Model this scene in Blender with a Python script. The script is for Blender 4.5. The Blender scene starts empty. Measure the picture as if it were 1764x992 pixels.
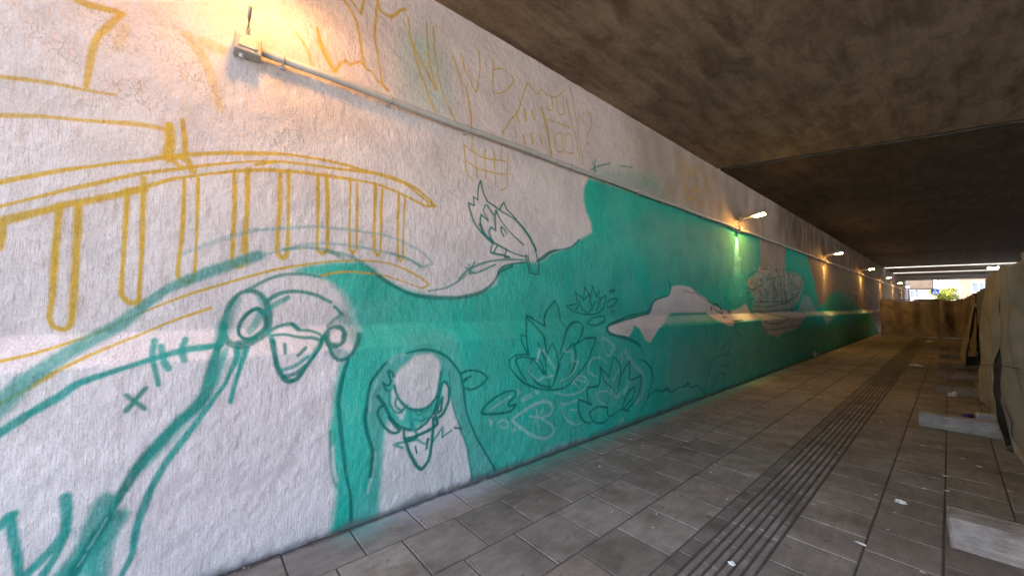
import bpy, bmesh, math, random
import numpy as np
from mathutils import Vector, Matrix

random.seed(7)
rng = np.random.default_rng(11)
scene = bpy.context.scene
COL = scene.collection

# ------------------------------------------------------------------ camera
# The survey of the photograph: x = metres out from the painted wall, y = metres along the underpass, z = up.
CAM = np.array([2.79, 0.0, 1.55])
FPX = 640.0
PITCH = math.atan(33 / FPX)
PSI = math.atan(754 * math.cos(PITCH) / FPX)
FH = np.array([-math.sin(PSI), math.cos(PSI), 0.0])
RIGHT = np.array([math.cos(PSI), math.sin(PSI), 0.0])
FWD = FH * math.cos(PITCH) + np.array([0, 0, math.sin(PITCH)])
UP = np.cross(RIGHT, FWD)
cd = bpy.data.cameras.new('camera')
cd.sensor_width = 36.0
cd.lens = 36.0 * FPX / 1764.0
cd.clip_start = 0.05
cd.clip_end = 2000
cam = bpy.data.objects.new('camera', cd)
COL.objects.link(cam)
M = Matrix((RIGHT, UP, -FWD)).transposed().to_4x4()
M.translation = Vector(CAM)
cam.matrix_world = M
scene.camera = cam

def ray(x, y):
    return FWD * FPX + RIGHT * (x - 882) - UP * (y - 496)

def on_floor(x, y, z=0.0):
    r = ray(x, y)
    return CAM + r * ((z - CAM[2]) / r[2])

# wall section: lower face x=0, sloped ledge, upper face set back 10 cm
Z_LO, Z_HI, SETB = 1.25, 1.41, 0.15
CEIL = 4.35

def on_wall(x, y):
    r = ray(x, y)
    p = CAM + r * (-CAM[0] / r[0])
    if p[2] <= Z_LO:
        return p[1], p[2]
    p = CAM + r * ((-SETB - CAM[0]) / r[0])
    if p[2] >= Z_HI:
        return p[1], p[2]
    k = SETB / (Z_HI - Z_LO)          # x = -(z-Z_LO)*k
    t = (-(CAM[2] - Z_LO) * k - CAM[0]) / (r[0] + r[2] * k)
    p = CAM + r * t
    return p[1], p[2]

# ------------------------------------------------------------------ helpers
def tag(o, label=None, cat=None, group=None, kind=None):
    if label: o['label'] = label
    if cat: o['category'] = cat
    if group: o['group'] = group
    if kind: o['kind'] = kind
    return o

def empty(name, loc, label, cat, group=None):
    o = bpy.data.objects.new(name, None)
    o.empty_display_size = 0.1
    COL.objects.link(o)
    o.location = loc
    return tag(o, label, cat, group)

def obj(name, bm, mat, parent=None, smooth=False, loc=None):
    me = bpy.data.meshes.new(name)
    bmesh.ops.recalc_face_normals(bm, faces=bm.faces)
    bm.to_mesh(me)
    bm.free()
    if smooth:
        for p in me.polygons: p.use_smooth = True
    if mat: me.materials.append(mat)
    o = bpy.data.objects.new(name, me)
    COL.objects.link(o)
    if parent: o.parent = parent
    if loc: o.location = loc
    return o

def box(bm, c, s, rot=None, bev=0.0):
    r = bmesh.ops.create_cube(bm, size=1.0)
    vs = r['verts']
    m = Matrix.Translation(c) @ (rot.to_4x4() if rot else Matrix.Identity(4)) @ Matrix.Diagonal((s[0], s[1], s[2], 1))
    bmesh.ops.transform(bm, matrix=m, verts=vs)
    if bev > 0:
        es = list({e for v in vs for e in v.link_edges})
        bmesh.ops.bevel(bm, geom=es, offset=bev, segments=2, affect='EDGES', profile=0.6)

def tube(bm, pts, r, n=10, cap=True):
    rings = []
    pts = [Vector(p) for p in pts]
    for i, p in enumerate(pts):
        d = (pts[min(i + 1, len(pts) - 1)] - pts[max(i - 1, 0)]).normalized()
        a = Vector((0, 0, 1)) if abs(d.z) < 0.9 else Vector((1, 0, 0))
        u = d.cross(a).normalized(); v = d.cross(u)
        rr = r[i] if isinstance(r, (list, tuple)) else r
        rings.append([bm.verts.new(p + u * math.cos(2 * math.pi * k / n) * rr + v * math.sin(2 * math.pi * k / n) * rr) for k in range(n)])
    for a, b in zip(rings, rings[1:]):
        for k in range(n):
            bm.faces.new((a[k], a[(k + 1) % n], b[(k + 1) % n], b[k]))
    if cap:
        bm.faces.new(rings[0]); bm.faces.new(rings[-1][::-1])

def grid_mesh(name, P, mat, parent=None, smooth=True, thick=0.0):
    """P: (ny, nz, 3) array of points -> one quad sheet."""
    ny, nz = P.shape[:2]
    idx = np.arange(ny * nz).reshape(ny, nz)
    q = np.stack([idx[:-1, :-1], idx[1:, :-1], idx[1:, 1:], idx[:-1, 1:]], -1).reshape(-1, 4)
    me = bpy.data.meshes.new(name)
    fill_mesh(me, P.reshape(-1, 3), q, smooth)
    if mat: me.materials.append(mat)
    o = bpy.data.objects.new(name, me)
    COL.objects.link(o)
    if parent: o.parent = parent
    if thick:
        md = o.modifiers.new('thickness', 'SOLIDIFY'); md.thickness = thick; md.offset = 0
    return o

def fill_mesh(me, V, Q, smooth=True):
    me.vertices.add(len(V))
    me.vertices.foreach_set('co', V.astype(np.float32).ravel())
    me.loops.add(Q.size)
    me.loops.foreach_set('vertex_index', Q.astype(np.int32).ravel())
    me.polygons.add(len(Q))
    me.polygons.foreach_set('loop_start', np.arange(0, Q.size, 4, dtype=np.int32))
    me.polygons.foreach_set('loop_total', np.full(len(Q), 4, np.int32))
    me.update(calc_edges=True)
    me.validate()
    me.polygons.foreach_set('use_smooth', np.full(len(me.polygons), bool(smooth)))

LAT = rng.random((256, 256)).astype(np.float32)
def vnoise(a, b, s, off=0):
    """smooth value noise on broadcast arrays, 0..1"""
    x = a / s + 17.3 + off * 7.7; y = b / s + 91.7 + off * 3.1
    xi = np.floor(x).astype(int); yi = np.floor(y).astype(int)
    fx = x - xi; fy = y - yi
    fx = fx * fx * (3 - 2 * fx); fy = fy * fy * (3 - 2 * fy)
    L = lambda i, j: LAT[i % 256, j % 256]
    return (L(xi, yi) * (1 - fx) + L(xi + 1, yi) * fx) * (1 - fy) + (L(xi, yi + 1) * (1 - fx) + L(xi + 1, yi + 1) * fx) * fy

def sm(t):
    t = np.clip(t, 0, 1)
    return t * t * (3 - 2 * t)

# ------------------------------------------------------------------ node materials
class NT:
    def __init__(s, name):
        s.m = bpy.data.materials.new(name); s.m.use_nodes = True
        s.t = s.m.node_tree; s.t.nodes.clear()
        s.out = s.n('ShaderNodeOutputMaterial')
        s.b = s.n('ShaderNodeBsdfPrincipled')
        s.l(s.b.outputs[0], s.out.inputs['Surface'])
        s.b.inputs['Roughness'].default_value = 0.85
        s.b.inputs['Specular IOR Level'].default_value = 0.3
    def n(s, t): return s.t.nodes.new(t)
    def l(s, a, b): s.t.links.new(a, b)
    def pos(s, scale=(1, 1, 1)):
        g = s.n('ShaderNodeTexCoord'); m = s.n('ShaderNodeMapping')
        m.inputs['Scale'].default_value = scale
        s.l(g.outputs['Object'], m.inputs[0]); return m.outputs[0]
    def noise(s, vec, scale, detail=4, rough=0.55, dist=0.0):
        t = s.n('ShaderNodeTexNoise'); t.inputs['Scale'].default_value = scale
        t.inputs['Detail'].default_value = detail; t.inputs['Roughness'].default_value = rough
        t.inputs['Distortion'].default_value = dist
        s.l(vec, t.inputs['Vector']); return t.outputs['Fac']
    def ramp(s, f, stops):
        r = s.n('ShaderNodeValToRGB'); e = r.color_ramp.elements
        while len(e) < len(stops): e.new(0.5)
        for k, (p, c) in zip(e, stops):
            k.position = p; k.color = (c[0], c[1], c[2], 1) if not isinstance(c, (int, float)) else (c, c, c, 1)
        s.l(f, r.inputs[0]); return r.outputs[0]
    def mix(s, f, a, b, mode='MIX'):
        m = s.n('ShaderNodeMix'); m.data_type = 'RGBA'; m.blend_type = mode
        for i, v in ((0, f), (6, a), (7, b)):
            if hasattr(v, 'is_output'): s.l(v, m.inputs[i])
            elif i == 0: m.inputs[i].default_value = v
            else: m.inputs[i].default_value = (*v, 1) if len(v) == 3 else v
        return m.outputs[2]
    def math(s, op, a, b=0.0, clamp=False):
        m = s.n('ShaderNodeMath'); m.operation = op; m.use_clamp = clamp
        for i, v in ((0, a), (1, b)):
            if hasattr(v, 'is_output'): s.l(v, m.inputs[i])
            else: m.inputs[i].default_value = v
        return m.outputs[0]
    def bump(s, h, strength, dist, prev=None):
        b = s.n('ShaderNodeBump'); b.inputs['Strength'].default_value = strength; b.inputs['Distance'].default_value = dist
        s.l(h, b.inputs['Height'])
        if prev: s.l(prev, b.inputs['Normal'])
        return b.outputs[0]
    def base(s, c):
        if hasattr(c, 'is_output'): s.l(c, s.b.inputs['Base Color'])
        else: s.b.inputs['Base Color'].default_value = (*c, 1)
    def nrm(s, n): s.l(n, s.b.inputs['Normal'])
    def attr(s, name):
        a = s.n('ShaderNodeAttribute'); a.attribute_name = name; return a

def mat_simple(name, c, rough=0.7, metal=0.0, var=0.25, scale=12, bump=0.15, bdist=0.004):
    t = NT(name); p = t.pos()
    n = t.noise(p, scale, 5)
    t.base(t.mix(n, tuple(v * (1 - var) for v in c), tuple(min(1, v * (1 + var)) for v in c)))
    t.b.inputs['Roughness'].default_value = rough; t.b.inputs['Metallic'].default_value = metal
    if bump: t.nrm(t.bump(t.noise(p, scale * 6, 3), bump, bdist))
    return t.m

def mat_wall():
    t = NT('painted_plaster')
    a = t.attr('paint')
    p = t.pos()
    pv = t.pos((1, 1, 0.12))                       # stretched upright: brush drags
    streak = t.noise(pv, 95, 5, 0.65)
    blot = t.noise(p, 2.6, 5, 0.6)
    fine = t.noise(p, 70, 3, 0.6)
    c = t.mix(t.math('MULTIPLY', t.ramp(streak, [(0.35, 0.0), (0.75, 1.0)]), 0.05), a.outputs['Color'],
              t.mix(0.5, a.outputs['Color'], (0.62, 0.62, 0.62)))
    c = t.mix(0.55, c, t.ramp(blot, [(0.25, (0.62, 0.60, 0.60)), (0.6, (1, 1, 1))]), 'MULTIPLY')
    c = t.mix(0.4, c, t.ramp(fine, [(0.3, (0.62, 0.62, 0.62)), (0.55, (1, 1, 1))]), 'MULTIPLY')
    # pits and scuffs
    pits = t.noise(p, 24, 6, 0.7)
    c = t.mix(t.math('MULTIPLY', t.ramp(pits, [(0.66, 0.0), (0.75, 1.0)]), 0.16), c, (0.16, 0.14, 0.12))
    # lost paint near the first lamp
    rough = a.outputs['Alpha']
    crk = t.n('ShaderNodeTexVoronoi'); crk.feature = 'DISTANCE_TO_EDGE'; crk.inputs['Scale'].default_value = 26
    w = t.n('ShaderNodeMix'); w.data_type = 'VECTOR'; w.inputs[0].default_value = 0.12
    nz = t.n('ShaderNodeTexNoise'); nz.inputs['Scale'].default_value = 9; nz.inputs['Detail'].default_value = 4
    t.l(p, nz.inputs['Vector']); t.l(p, w.inputs[4]); t.l(nz.outputs['Color'], w.inputs[5])
    t.l(w.outputs[1], crk.inputs['Vector'])
    line = t.ramp(crk.outputs['Distance'], [(0.0, 1.0), (0.05, 0.0)])
    patchy = t.ramp(t.noise(p, 5, 4), [(0.45, 0.0), (0.6, 1.0)])
    cm = t.math('MULTIPLY', t.math('MULTIPLY', line, patchy), rough)
    c = t.mix(t.math('MULTIPLY', cm, 0.5), c, (0.20, 0.17, 0.14))
    t.base(c)
    t.b.inputs['Roughness'].default_value = 0.78
    t.b.inputs['Specular IOR Level'].default_value = 0.08
    lumps = t.noise(p, 11, 6, 0.62)
    b = t.bump(lumps, 0.45, 0.012)
    b = t.bump(streak, 0.8, 0.006, b)
    b = t.bump(t.noise(t.pos((1, 1, 0.55)), 32, 6, 0.68, 0.3), 0.75, 0.009, b)
    b = t.bump(t.ramp(t.noise(p, 48, 2, 0.5), [(0.5, 0.0), (0.75, 1.0)]), 0.35, 0.004, b)
    b = t.bump(t.math('SUBTRACT', 1.0, cm), 0.6, 0.004, b)
    t.nrm(b)
    return t.m

def mat_pave(name, dark=1.0):
    t = NT(name)
    p = t.pos(); at = t.attr('tone')
    g = t.n('ShaderNodeSeparateXYZ'); t.l(p, g.inputs[0])
    speck = t.noise(p, 160, 3, 0.7)
    blot = t.noise(p, 3.2, 5, 0.6)
    base = t.mix(t.ramp(speck, [(0.3, 0.0), (0.7, 1.0)]), (0.18 * dark, 0.167 * dark, 0.15 * dark), (0.40 * dark, 0.372 * dark, 0.335 * dark))
    base = t.mix(1.0, base, at.outputs['Color'], 'MULTIPLY')
    base = t.mix(0.75, base, t.ramp(blot, [(0.30, (0.48, 0.465, 0.45)), (0.60, (1, 1, 1))]), 'MULTIPLY')
    base = t.mix(0.5, base, t.ramp(t.noise(p, 0.9, 6, 0.7), [(0.38, (0.6, 0.57, 0.53)), (0.58, (1, 1, 1))]), 'MULTIPLY')
    base = t.mix(0.45, base, t.ramp(t.noise(t.pos((1, 0.3, 1)), 18, 4, 0.6), [(0.4, (0.62, 0.6, 0.58)), (0.6, (1, 1, 1))]), 'MULTIPLY')
    gum = t.noise(p, 13, 2, 0.5)
    base = t.mix(t.math('MULTIPLY', t.ramp(gum, [(0.69, 0.0), (0.71, 1.0)]), 0.6), base, (0.05, 0.05, 0.05))
    # spray paint dusted on the slabs along the foot of the wall
    edge = t.n('ShaderNodeMapRange'); edge.inputs['From Min'].default_value = 0.30; edge.inputs['From Max'].default_value = 0.0
    edge.interpolation_type = 'SMOOTHSTEP'
    wob = t.math('MULTIPLY', t.math('SUBTRACT', t.noise(p, 5, 3), 0.5), 0.28)
    t.l(t.math('ADD', g.outputs[0], wob), edge.inputs['Value'])
    along = t.math('DIVIDE', g.outputs[1], 16.0)
    teal = (0.05, 0.40, 0.34); wht = (0.50, 0.54, 0.60); none = (0.2, 0.2, 0.2)
    r = t.ramp(along, [(0.0, none), (0.04, (0.25, 0.27, 0.28)), (0.055, (0.08, 0.38, 0.33)), (0.075, (0.36, 0.43, 0.47)), (0.12, (0.45, 0.5, 0.56)), (0.15, teal), (0.6, teal), (1.0, (0.08, 0.25, 0.2))])
    msk = t.ramp(along, [(0.0, 0.0), (0.045, 0.3), (0.06, 0.8), (0.5, 0.8), (1.0, 0.3)])
    base = t.mix(t.math('MULTIPLY', t.math('MULTIPLY', edge.outputs[0], msk), 0.85), base, r)
    # black dirt packed against the wall
    dirt = t.n('ShaderNodeMapRange'); dirt.inputs['From Min'].default_value = 0.05; dirt.inputs['From Max'].default_value = 0.015
    t.l(t.math('ADD', g.outputs[0], t.math('MULTIPLY', t.math('SUBTRACT', t.noise(p, 14, 4), 0.5), 0.07)), dirt.inputs['Value'])
    base = t.mix(t.math('MULTIPLY', dirt.outputs[0], 0.8), base, (0.035, 0.032, 0.03))
    t.base(base)
    t.b.inputs['Roughness'].default_value = 0.75
    b = t.bump(speck, 0.5, 0.0025)
    b = t.bump(t.noise(p, 22, 4), 0.3, 0.004, b)
    t.nrm(b)
    return t.m

def mat_ceiling(nm, ca, cb):
    t = NT(nm)
    p = t.pos(); ps = t.pos((1.0, 0.35, 1))
    n1 = t.noise(p, 1.1, 6, 0.62); n2 = t.noise(ps, 4.5, 6, 0.7, 0.6); n3 = t.noise(p, 30, 3)
    c = t.mix(t.ramp(n1, [(0.25, 0.0), (0.75, 1.0)]), ca, cb)
    c = t.mix(0.85, c, t.ramp(n2, [(0.36, (0.50, 0.45, 0.40)), (0.58, (1, 1, 1))]), 'MULTIPLY')
    c = t.mix(0.5, c, t.ramp(n3, [(0.3, (0.6, 0.6, 0.6)), (0.6, (1, 1, 1))]), 'MULTIPLY')
    # long soot streaks left by the shutter boards
    st = t.noise(t.pos((1.0, 0.10, 1)), 5.5, 5, 0.6, 0.3)
    c = t.mix(0.55, c, t.ramp(st, [(0.36, (0.55, 0.49, 0.43)), (0.56, (1, 1, 1))]), 'MULTIPLY')
    sx = t.n('ShaderNodeSeparateXYZ'); t.l(p, sx.inputs[0])
    wob = t.math('MULTIPLY', t.math('SUBTRACT', t.noise(p, 0.8, 4), 0.5), 0.12)
    fr = t.math('FRACT', t.math('ADD', t.math('MULTIPLY', sx.outputs[0], 0.8), wob))
    seam = t.math('MULTIPLY', t.ramp(fr, [(0.0, 1.0), (0.012, 0.0)]), t.ramp(t.noise(p, 0.9, 3), [(0.45, 0.0), (0.6, 1.0)]))
    c = t.mix(t.math('MULTIPLY', seam, 0.35), c, (0.06, 0.045, 0.033))
    pk = t.n('ShaderNodeTexVoronoi'); pk.inputs['Scale'].default_value = 3.5; t.l(p, pk.inputs['Vector'])
    c = t.mix(t.math('MULTIPLY', t.ramp(pk.outputs['Distance'], [(0.03, 1.0), (0.06, 0.0)]), 0.7), c, (0.40, 0.36, 0.30))
    t.base(c)
    b = t.bump(n2, 0.5, 0.02); b = t.bump(n3, 0.5, 0.006, b); b = t.bump(seam, 0.5, 0.01, b); t.nrm(b)
    return t.m

def mat_tarp():
    t = NT('brown_tarpaulin')
    p = t.pos()
    n = t.noise(p, 3.0, 5, 0.65); f = t.noise(p, 120, 2)
    c = t.mix(t.ramp(n, [(0.3, 0.0), (0.7, 1.0)]), (0.21, 0.17, 0.12), (0.40, 0.335, 0.25))
    c = t.mix(0.45, c, t.ramp(f, [(0.35, (0.6, 0.6, 0.6)), (0.6, (1, 1, 1))]), 'MULTIPLY')
    t.base(c)
    t.b.inputs['Roughness'].default_value = 0.6
    b = t.bump(t.noise(t.pos((1, 1, 0.45)), 6, 3, 0.5, 1.0), 0.35, 0.015); b = t.bump(f, 0.3, 0.003, b); t.nrm(b)
    return t.m

def mat_emit(name, c, s):
    t = NT(name)
    t.b.inputs['Base Color'].default_value = (0.9, 0.85, 0.7, 1)
    t.b.inputs['Emission Color'].default_value = (*c, 1)
    t.b.inputs['Emission Strength'].default_value = s
    return t.m

M_WALL = mat_wall()
M_PAVE = mat_pave('paving_slab')
M_RIB = mat_pave('ribbed_slab', 0.95)
M_JOINT = mat_simple('joint_sand', (0.085, 0.078, 0.068), 0.95, 0, 0.5, 9)
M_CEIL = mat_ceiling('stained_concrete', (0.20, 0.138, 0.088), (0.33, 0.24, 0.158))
M_SOOT_DIM = mat_ceiling('sooty_dimmed_concrete', (0.058, 0.040, 0.025), (0.108, 0.078, 0.05))  # sooty concrete taken darker to paint in the dim far ceiling
M_FASCIA_LIT = mat_simple('daylit_fascia', (0.52, 0.49, 0.44), 0.85, 0, 0.15, 3)  # deck edges lightened to paint the daylight falling into the slots
M_TARP = mat_tarp()
M_STEEL = mat_simple('dark_steel', (0.09, 0.08, 0.07), 0.55, 0.4, 0.3)
M_GALV = mat_simple('galvanised_pipe', (0.45, 0.44, 0.42), 0.45, 0.3, 0.2, 20, 0.1)
M_PVC = mat_simple('painted_conduit', (0.42, 0.41, 0.38), 0.5, 0.0, 0.25, 14, 0.1)
M_LAMPBODY = mat_simple('lamp_grey', (0.34, 0.33, 0.30), 0.45, 0.2, 0.15)
def mat_block(nm, c):
    t = NT(nm); p = t.pos()
    a = t.ramp(t.noise(p, 6, 6, 0.65), [(0.3, tuple(v * .55 for v in c)), (0.62, c)])
    a = t.mix(0.6, a, t.ramp(t.noise(t.pos((1, 1, 5)), 9, 4, 0.6), [(0.35, (0.5, 0.47, 0.44)), (0.6, (1, 1, 1))]), 'MULTIPLY')
    a = t.mix(t.math('MULTIPLY', t.ramp(t.noise(p, 55, 2, 0.5), [(0.68, 0.0), (0.74, 1.0)]), 0.5), a, (0.09, 0.08, 0.07))
    t.base(a); t.b.inputs['Roughness'].default_value = 0.92
    b = t.bump(t.noise(p, 45, 5, 0.7), 0.8, 0.006); b = t.bump(t.noise(p, 9, 3), 0.5, 0.015, b); t.nrm(b)
    return t.m
M_BLOCK = mat_block('cast_concrete', (0.44, 0.42, 0.39))
M_BLOCK_D = mat_block('brown_concrete', (0.27, 0.225, 0.175))  # darker, browner concrete for the farther feet and the grit
M_PAPER = mat_simple('white_paper', (0.80, 0.80, 0.79), 0.8, 0, 0.05, 20, 0.3)
M_GAP_DARK = mat_simple('gap_dark', (0.05, 0.045, 0.035), .8)
M_ROPE = mat_simple('dark_rope', (0.05, 0.045, 0.035), 0.8)

# ------------------------------------------------------------------ the mural, traced stroke by stroke
# every crop of the photograph the tracing was made on: (left, top, zoom)
REG = {'A': (0, 0, 3.007), 'B': (441, 0, 3.007), 'C': (882, 0, 3.007), 'E': (0, 330, 3.007), 'F': (441, 330, 3.007),
       'G': (882, 330, 3.007), 'I': (0, 660, 2.989), 'J': (441, 660, 2.989), 'K': (882, 660, 2.989), 'M': (0, 540, 5.88),
       'N': (600, 520, 5.88), 'O': (780, 300, 5.511), 'P': (360, 480, 5.221), 'Q': (620, 600, 4.508), 'S': (810, 480, 3.422),
       'T': (1020, 470, 4.314), 'U': (1260, 400, 4.725), 'X': (0, 0, 1.0)}
TEAL = (0.003, 0.52, 0.375)
TEAL_D = (0.008, 0.20, 0.155)
TEAL_S = (0.035, 0.33, 0.265)
TEAL_G = (0.05, 0.27, 0.20)
GOLD = (0.70, 0.44, 0.055)
LIGHT = (0.42, 0.68, 0.62)
INK = (0.035, 0.055, 0.045)
WHITE = (0.80, 0.715, 0.665)
BEIGE = (0.60, 0.56, 0.52)
PALE = (0.17, 0.46, 0.38)

# fills: colour, opacity, soft edge in mm, region, outline
FILLS = [
 # upper wall far away: warm grey bare plaster, darker brown farther along
 ('BARE', .85, 400, 'X', '1040,0 1120,400 1300,420 1330,560 1560,560 1560,300 1260,290 900,60'),
 ((.19,.14,.095), .88, 700, 'X', '1340,0 1340,390 1385,470 1400,560 1562,560 1562,300'),
 # washes above the conduit
 ((.20,.52,.42), .42, 160, 'B', '730,300 800,180 900,180 970,280 1010,440 1015,610 950,590 860,560 770,530'),
 ((.12,.42,.33), .50, 160, 'C', '430,885 560,870 760,920 790,1010 640,1000 520,955'),
 # the big teal field
 (TEAL, .97, 32, 'X', '505,466 530,457 570,451 620,449 645,462 658,479 700,498 745,511 795,514 830,504 855,488 858,472 865,461 882,455 905,451 926,452 938,446 949,436 962,432 985,425 998,413 1020,401 1018,383 1010,367 1005,347 1006,322 1014,307 1120,341 1200,371 1309,410 1311,453 1305,470 1353,476 1353,421 1389,437 1404,489 1410,530 1440,500 1466,505 1475,530 1500,540 1515,575 1515,580 1400,616 1283,661 1109,728 959,783 849,820 605,912 566,926 572,894 578,850 575,820 567,744 576,670 586,628 600,618 612,600 618,570 604,536 590,510 574,490 551,476 525,473'),
 (TEAL, .80, 30, 'X', '1353,421 1389,437 1404,489 1410,545 1353,545'),
 ((.05,.25,.10), .6, 120, 'X', '1425,510 1440,500 1466,505 1475,530 1470,538 1425,540'),
 # thinner coat in places
 (PALE, .45, 120, 'N', '0,0 500,0 420,120 200,200 0,160'),
 (PALE, .40, 60, 'N', '560,330 1060,330 1100,480 1180,700 1100,640 900,480 700,460 600,480'),
 (PALE, .35, 90, 'S', '900,420 950,520 1030,600 1040,720 980,760 940,640'),
 (PALE, .45, 120, 'G', '700,120 1280,260 1280,420 1100,420 800,300'),
 (PALE, .5, 60, 'J', '510,600 560,560 600,600 600,690 500,720'),
 ((.42,.55,.53), .7, 45, 'K', '60,415 200,330 350,285 420,290 240,372 80,432'),
 ((.25,.43,.35), .42, 350, 'X', '1150,600 1290,560 1400,565 1500,552 1508,572 1400,612 1283,655 1150,705'),
 ((.20,.40,.32), .35, 250, 'X', '1120,350 1300,415 1305,470 1200,500 1130,480 1080,400'),
 # the second goose left in primer
 ((.13,.46,.38), .8, 18, 'Q', '48,480 60,370 90,260 150,170 220,100 350,40 480,14 580,24 680,74 770,185 800,290 825,480 850,560 900,680 980,820 1040,930 1000,1000 890,1060 860,900 800,640 730,440 700,250 640,180 240,300 200,520 190,640 160,990 130,1340 60,1380 80,1200 90,990 95,850 90,770 60,670 40,560'),
 (WHITE, .95, 30, 'Q', '140,1330 165,1010 178,830 195,640 230,540 330,620 400,640 520,570 590,480 620,545 660,500 700,380 722,440 790,640 835,800 870,1000 890,1060'),
 (WHITE, .95, 22, 'Q', '430,50 560,40 620,100 625,180 605,330 575,410 520,455 430,465 380,455 310,390 270,290 262,210 320,150 400,80'),
 (WHITE, .8, 14, 'Q', '240,330 270,310 300,400 360,470 330,560 240,470'),
 (WHITE, .8, 14, 'Q', '650,270 690,290 690,400 650,490 610,520 600,460 640,350'),
 # island
 (WHITE, .97, 16, 'T', '110,410 130,385 240,350 330,325 420,300 440,270 450,220 500,190 570,170 585,120 600,100 660,90 740,110 790,155 850,190 870,220 950,265 1020,290 1100,285 1130,230 1150,240 1180,300 1215,330 1208,345 1060,352 1045,395 1000,390 940,355 860,310 840,293 600,298 560,320 540,370 500,410 430,520 400,500 320,390 300,395 270,475 130,450'),
 ((.45,.62,.56), .6, 20, 'T', '560,322 840,306 900,330 940,352 560,378 535,365'),
 ((.15,.45,.36), .6, 15, 'T', '590,298 840,292 860,310 560,326'),
 # house strip, boat and hull in primer
 ((.40,.33,.255), .8, 40, 'U', '237,40 440,130 440,310 420,330 240,310'),
 ((.50,.45,.38), .8, 70, 'U', '120,400 180,360 250,300 440,320 560,340 590,420 560,540 480,650 160,660 190,560'),
 ((.6,.6,.57), .95, 30, 'U', '-40,640 60,625 110,580 150,650 170,660 520,645 600,660 600,690 560,760 500,795 420,820 370,862 345,835 280,830 240,750 228,705 0,730 -60,700'),
 ((.5,.52,.49), .7, 60, 'U', '540,640 590,510 640,530 690,640 660,655'),
 (BEIGE, .8, 60, 'U', '740,680 850,675 770,745'),
 ((.30,.235,.165), .8, 300, 'U', '640,190 760,250 1200,430 1240,540 1150,560 1080,480 980,490 950,560 870,470 790,480 770,560 730,560'),
 ((.55,.57,.53), .8, 30, 'U', '600,650 1150,640 1150,655 600,680'),  # pale strip painting lamplight onto the far ledge
 # foot of the big goose neck
 (TEAL, .75, 40, 'I', '520,740 600,690 545,850 510,900 520,1010 270,1010 400,880'),
 # old damp and dirt
 ((.40,.36,.33), .30, 220, 'A', '960,470 1100,440 1140,560 1040,640 950,590'),
 ((.38,.35,.32), .22, 200, 'B', '60,430 420,520 520,640 200,720 60,640'),
 ((.42,.40,.40), .25, 120, 'P', '850,260 960,240 1000,340 900,400'),
]
# strokes: colour, width mm, opacity, region, one path per entry
def S(c, w, op, reg, *paths): return [(c, w, op, reg, p) for p in paths]
STROKES = []
STROKES += S(GOLD, 34, .8, 'A', '385,-10 450,25 560,50 630,70 560,140 510,190 480,260 465,340 445,450')
STROKES += S(GOLD, 60, .35, 'A', '650,150 620,210 615,245')
STROKES += S(GOLD, 22, .75, 'A', '-10,398 150,415 280,435 400,460 480,475 590,492')
STROKES += S(GOLD, 28, .75, 'A', '-10,598 200,602 400,620 600,635 720,645 850,668')
STROKES += S(GOLD, 46, .9, 'A', '878,650 880,740 868,820')
STROKES += S(GOLD, 28, .85, 'A', '945,625 955,700 960,790')
STROKES += S(GOLD, 34, .85, 'A', '870,815 930,815 970,830 1000,885', '900,835 940,870')
STROKES += S(GOLD, 60, .4, 'A', '970,185 1040,280 1090,380 1110,460 1140,570', '1060,220 1150,260')
STROKES += S(GOLD, 27, .85, 'X', '-4,315 50,304 100,295 150,288 200,281 250,276 283,271 332,266 382,264 441,264.5 491,266 541,273 591,283 624,293 674,306 707,320 724,330 750,355')
STROKES += S(GOLD, 22, .85, 'X', '-6,357 60,341 103,330 166,316 233,301 299,292 365,284 441,278 508,281 574,290 640,298 674,308 700,318 734,346 750,355')
STROKES += S(GOLD, 24, .85, 'X', '441,284 475,279')
STROKES += S(GOLD, 38, .85, 'E', '-6,157 120,125 250,95 330,70 450,50 640,10 750,-10')
STROKES += S(GOLD, 26, .85, 'X', '213,330 250,322 300,308 366,299 441,293 508,296 551,301 604,309 647,317 680,329 717,347 734,355 750,355')
STROKES += S(GOLD, 24, .85, 'E', '15,170 12,230 -4,295')
STROKES += S(GOLD, 30, .88, 'E', '308,75 300,160 285,330 270,560 255,650 275,695 315,713 355,705 372,660 378,590 392,350 400,200 405,70')
STROKES += S(GOLD, 27, .88, 'E', '660,-10 652,130 640,330 630,470 630,535 660,570 690,578 720,560', '745,-70 740,60 735,300 725,450 718,592')
STROKES += S(GOLD, 22, .88, 'E', '955,-63 945,200 930,330 922,435 950,465 1000,458 1012,350 1020,180 1026,-70')
STROKES += S(GOLD, 25, .88, 'E', '1215,-110 1215,60 1207,250 1203,365 1240,392 1270,370 1277,250 1280,100 1285,-115')
STROKES += S(GOLD, 34, .8, 'E', '1282,-115 1278,100 1262,310')
STROKES += S(GOLD, 28, .88, 'F', '127,-107 124,60 115,200 110,315 140,345 162,320 166,180 168,40 170,-107')
STROKES += S(GOLD, 27, .88, 'F', '322,-85 320,150 318,300 345,322 368,300 372,150 370,0 364,-85')
STROKES += S(GOLD, 20, .88, 'F', '490,-70 485,150 485,300 503,320 520,300 523,100 525,-45')
STROKES += S(GOLD, 27, .88, 'F', '620,-35 615,120 612,310 632,332 645,310 650,100 655,-10')
STROKES += S(GOLD, 21, .88, 'F', '740,12 735,180 735,340 752,360 762,330 766,150 772,30')
STROKES += S(GOLD, 17, .85, 'X', '-4,623 50,611 110,593 166,574 229,545 283,523 332,505 399,485 441,473 481,463 524,456 574,450 624,449 667,453 700,465 724,478 739,490 727,496')
STROKES += S(GOLD, 18, .85, 'M', '-20,930 200,800 400,680 600,570 850,450 1100,340 1400,220 1764,70 2130,-55')
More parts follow.
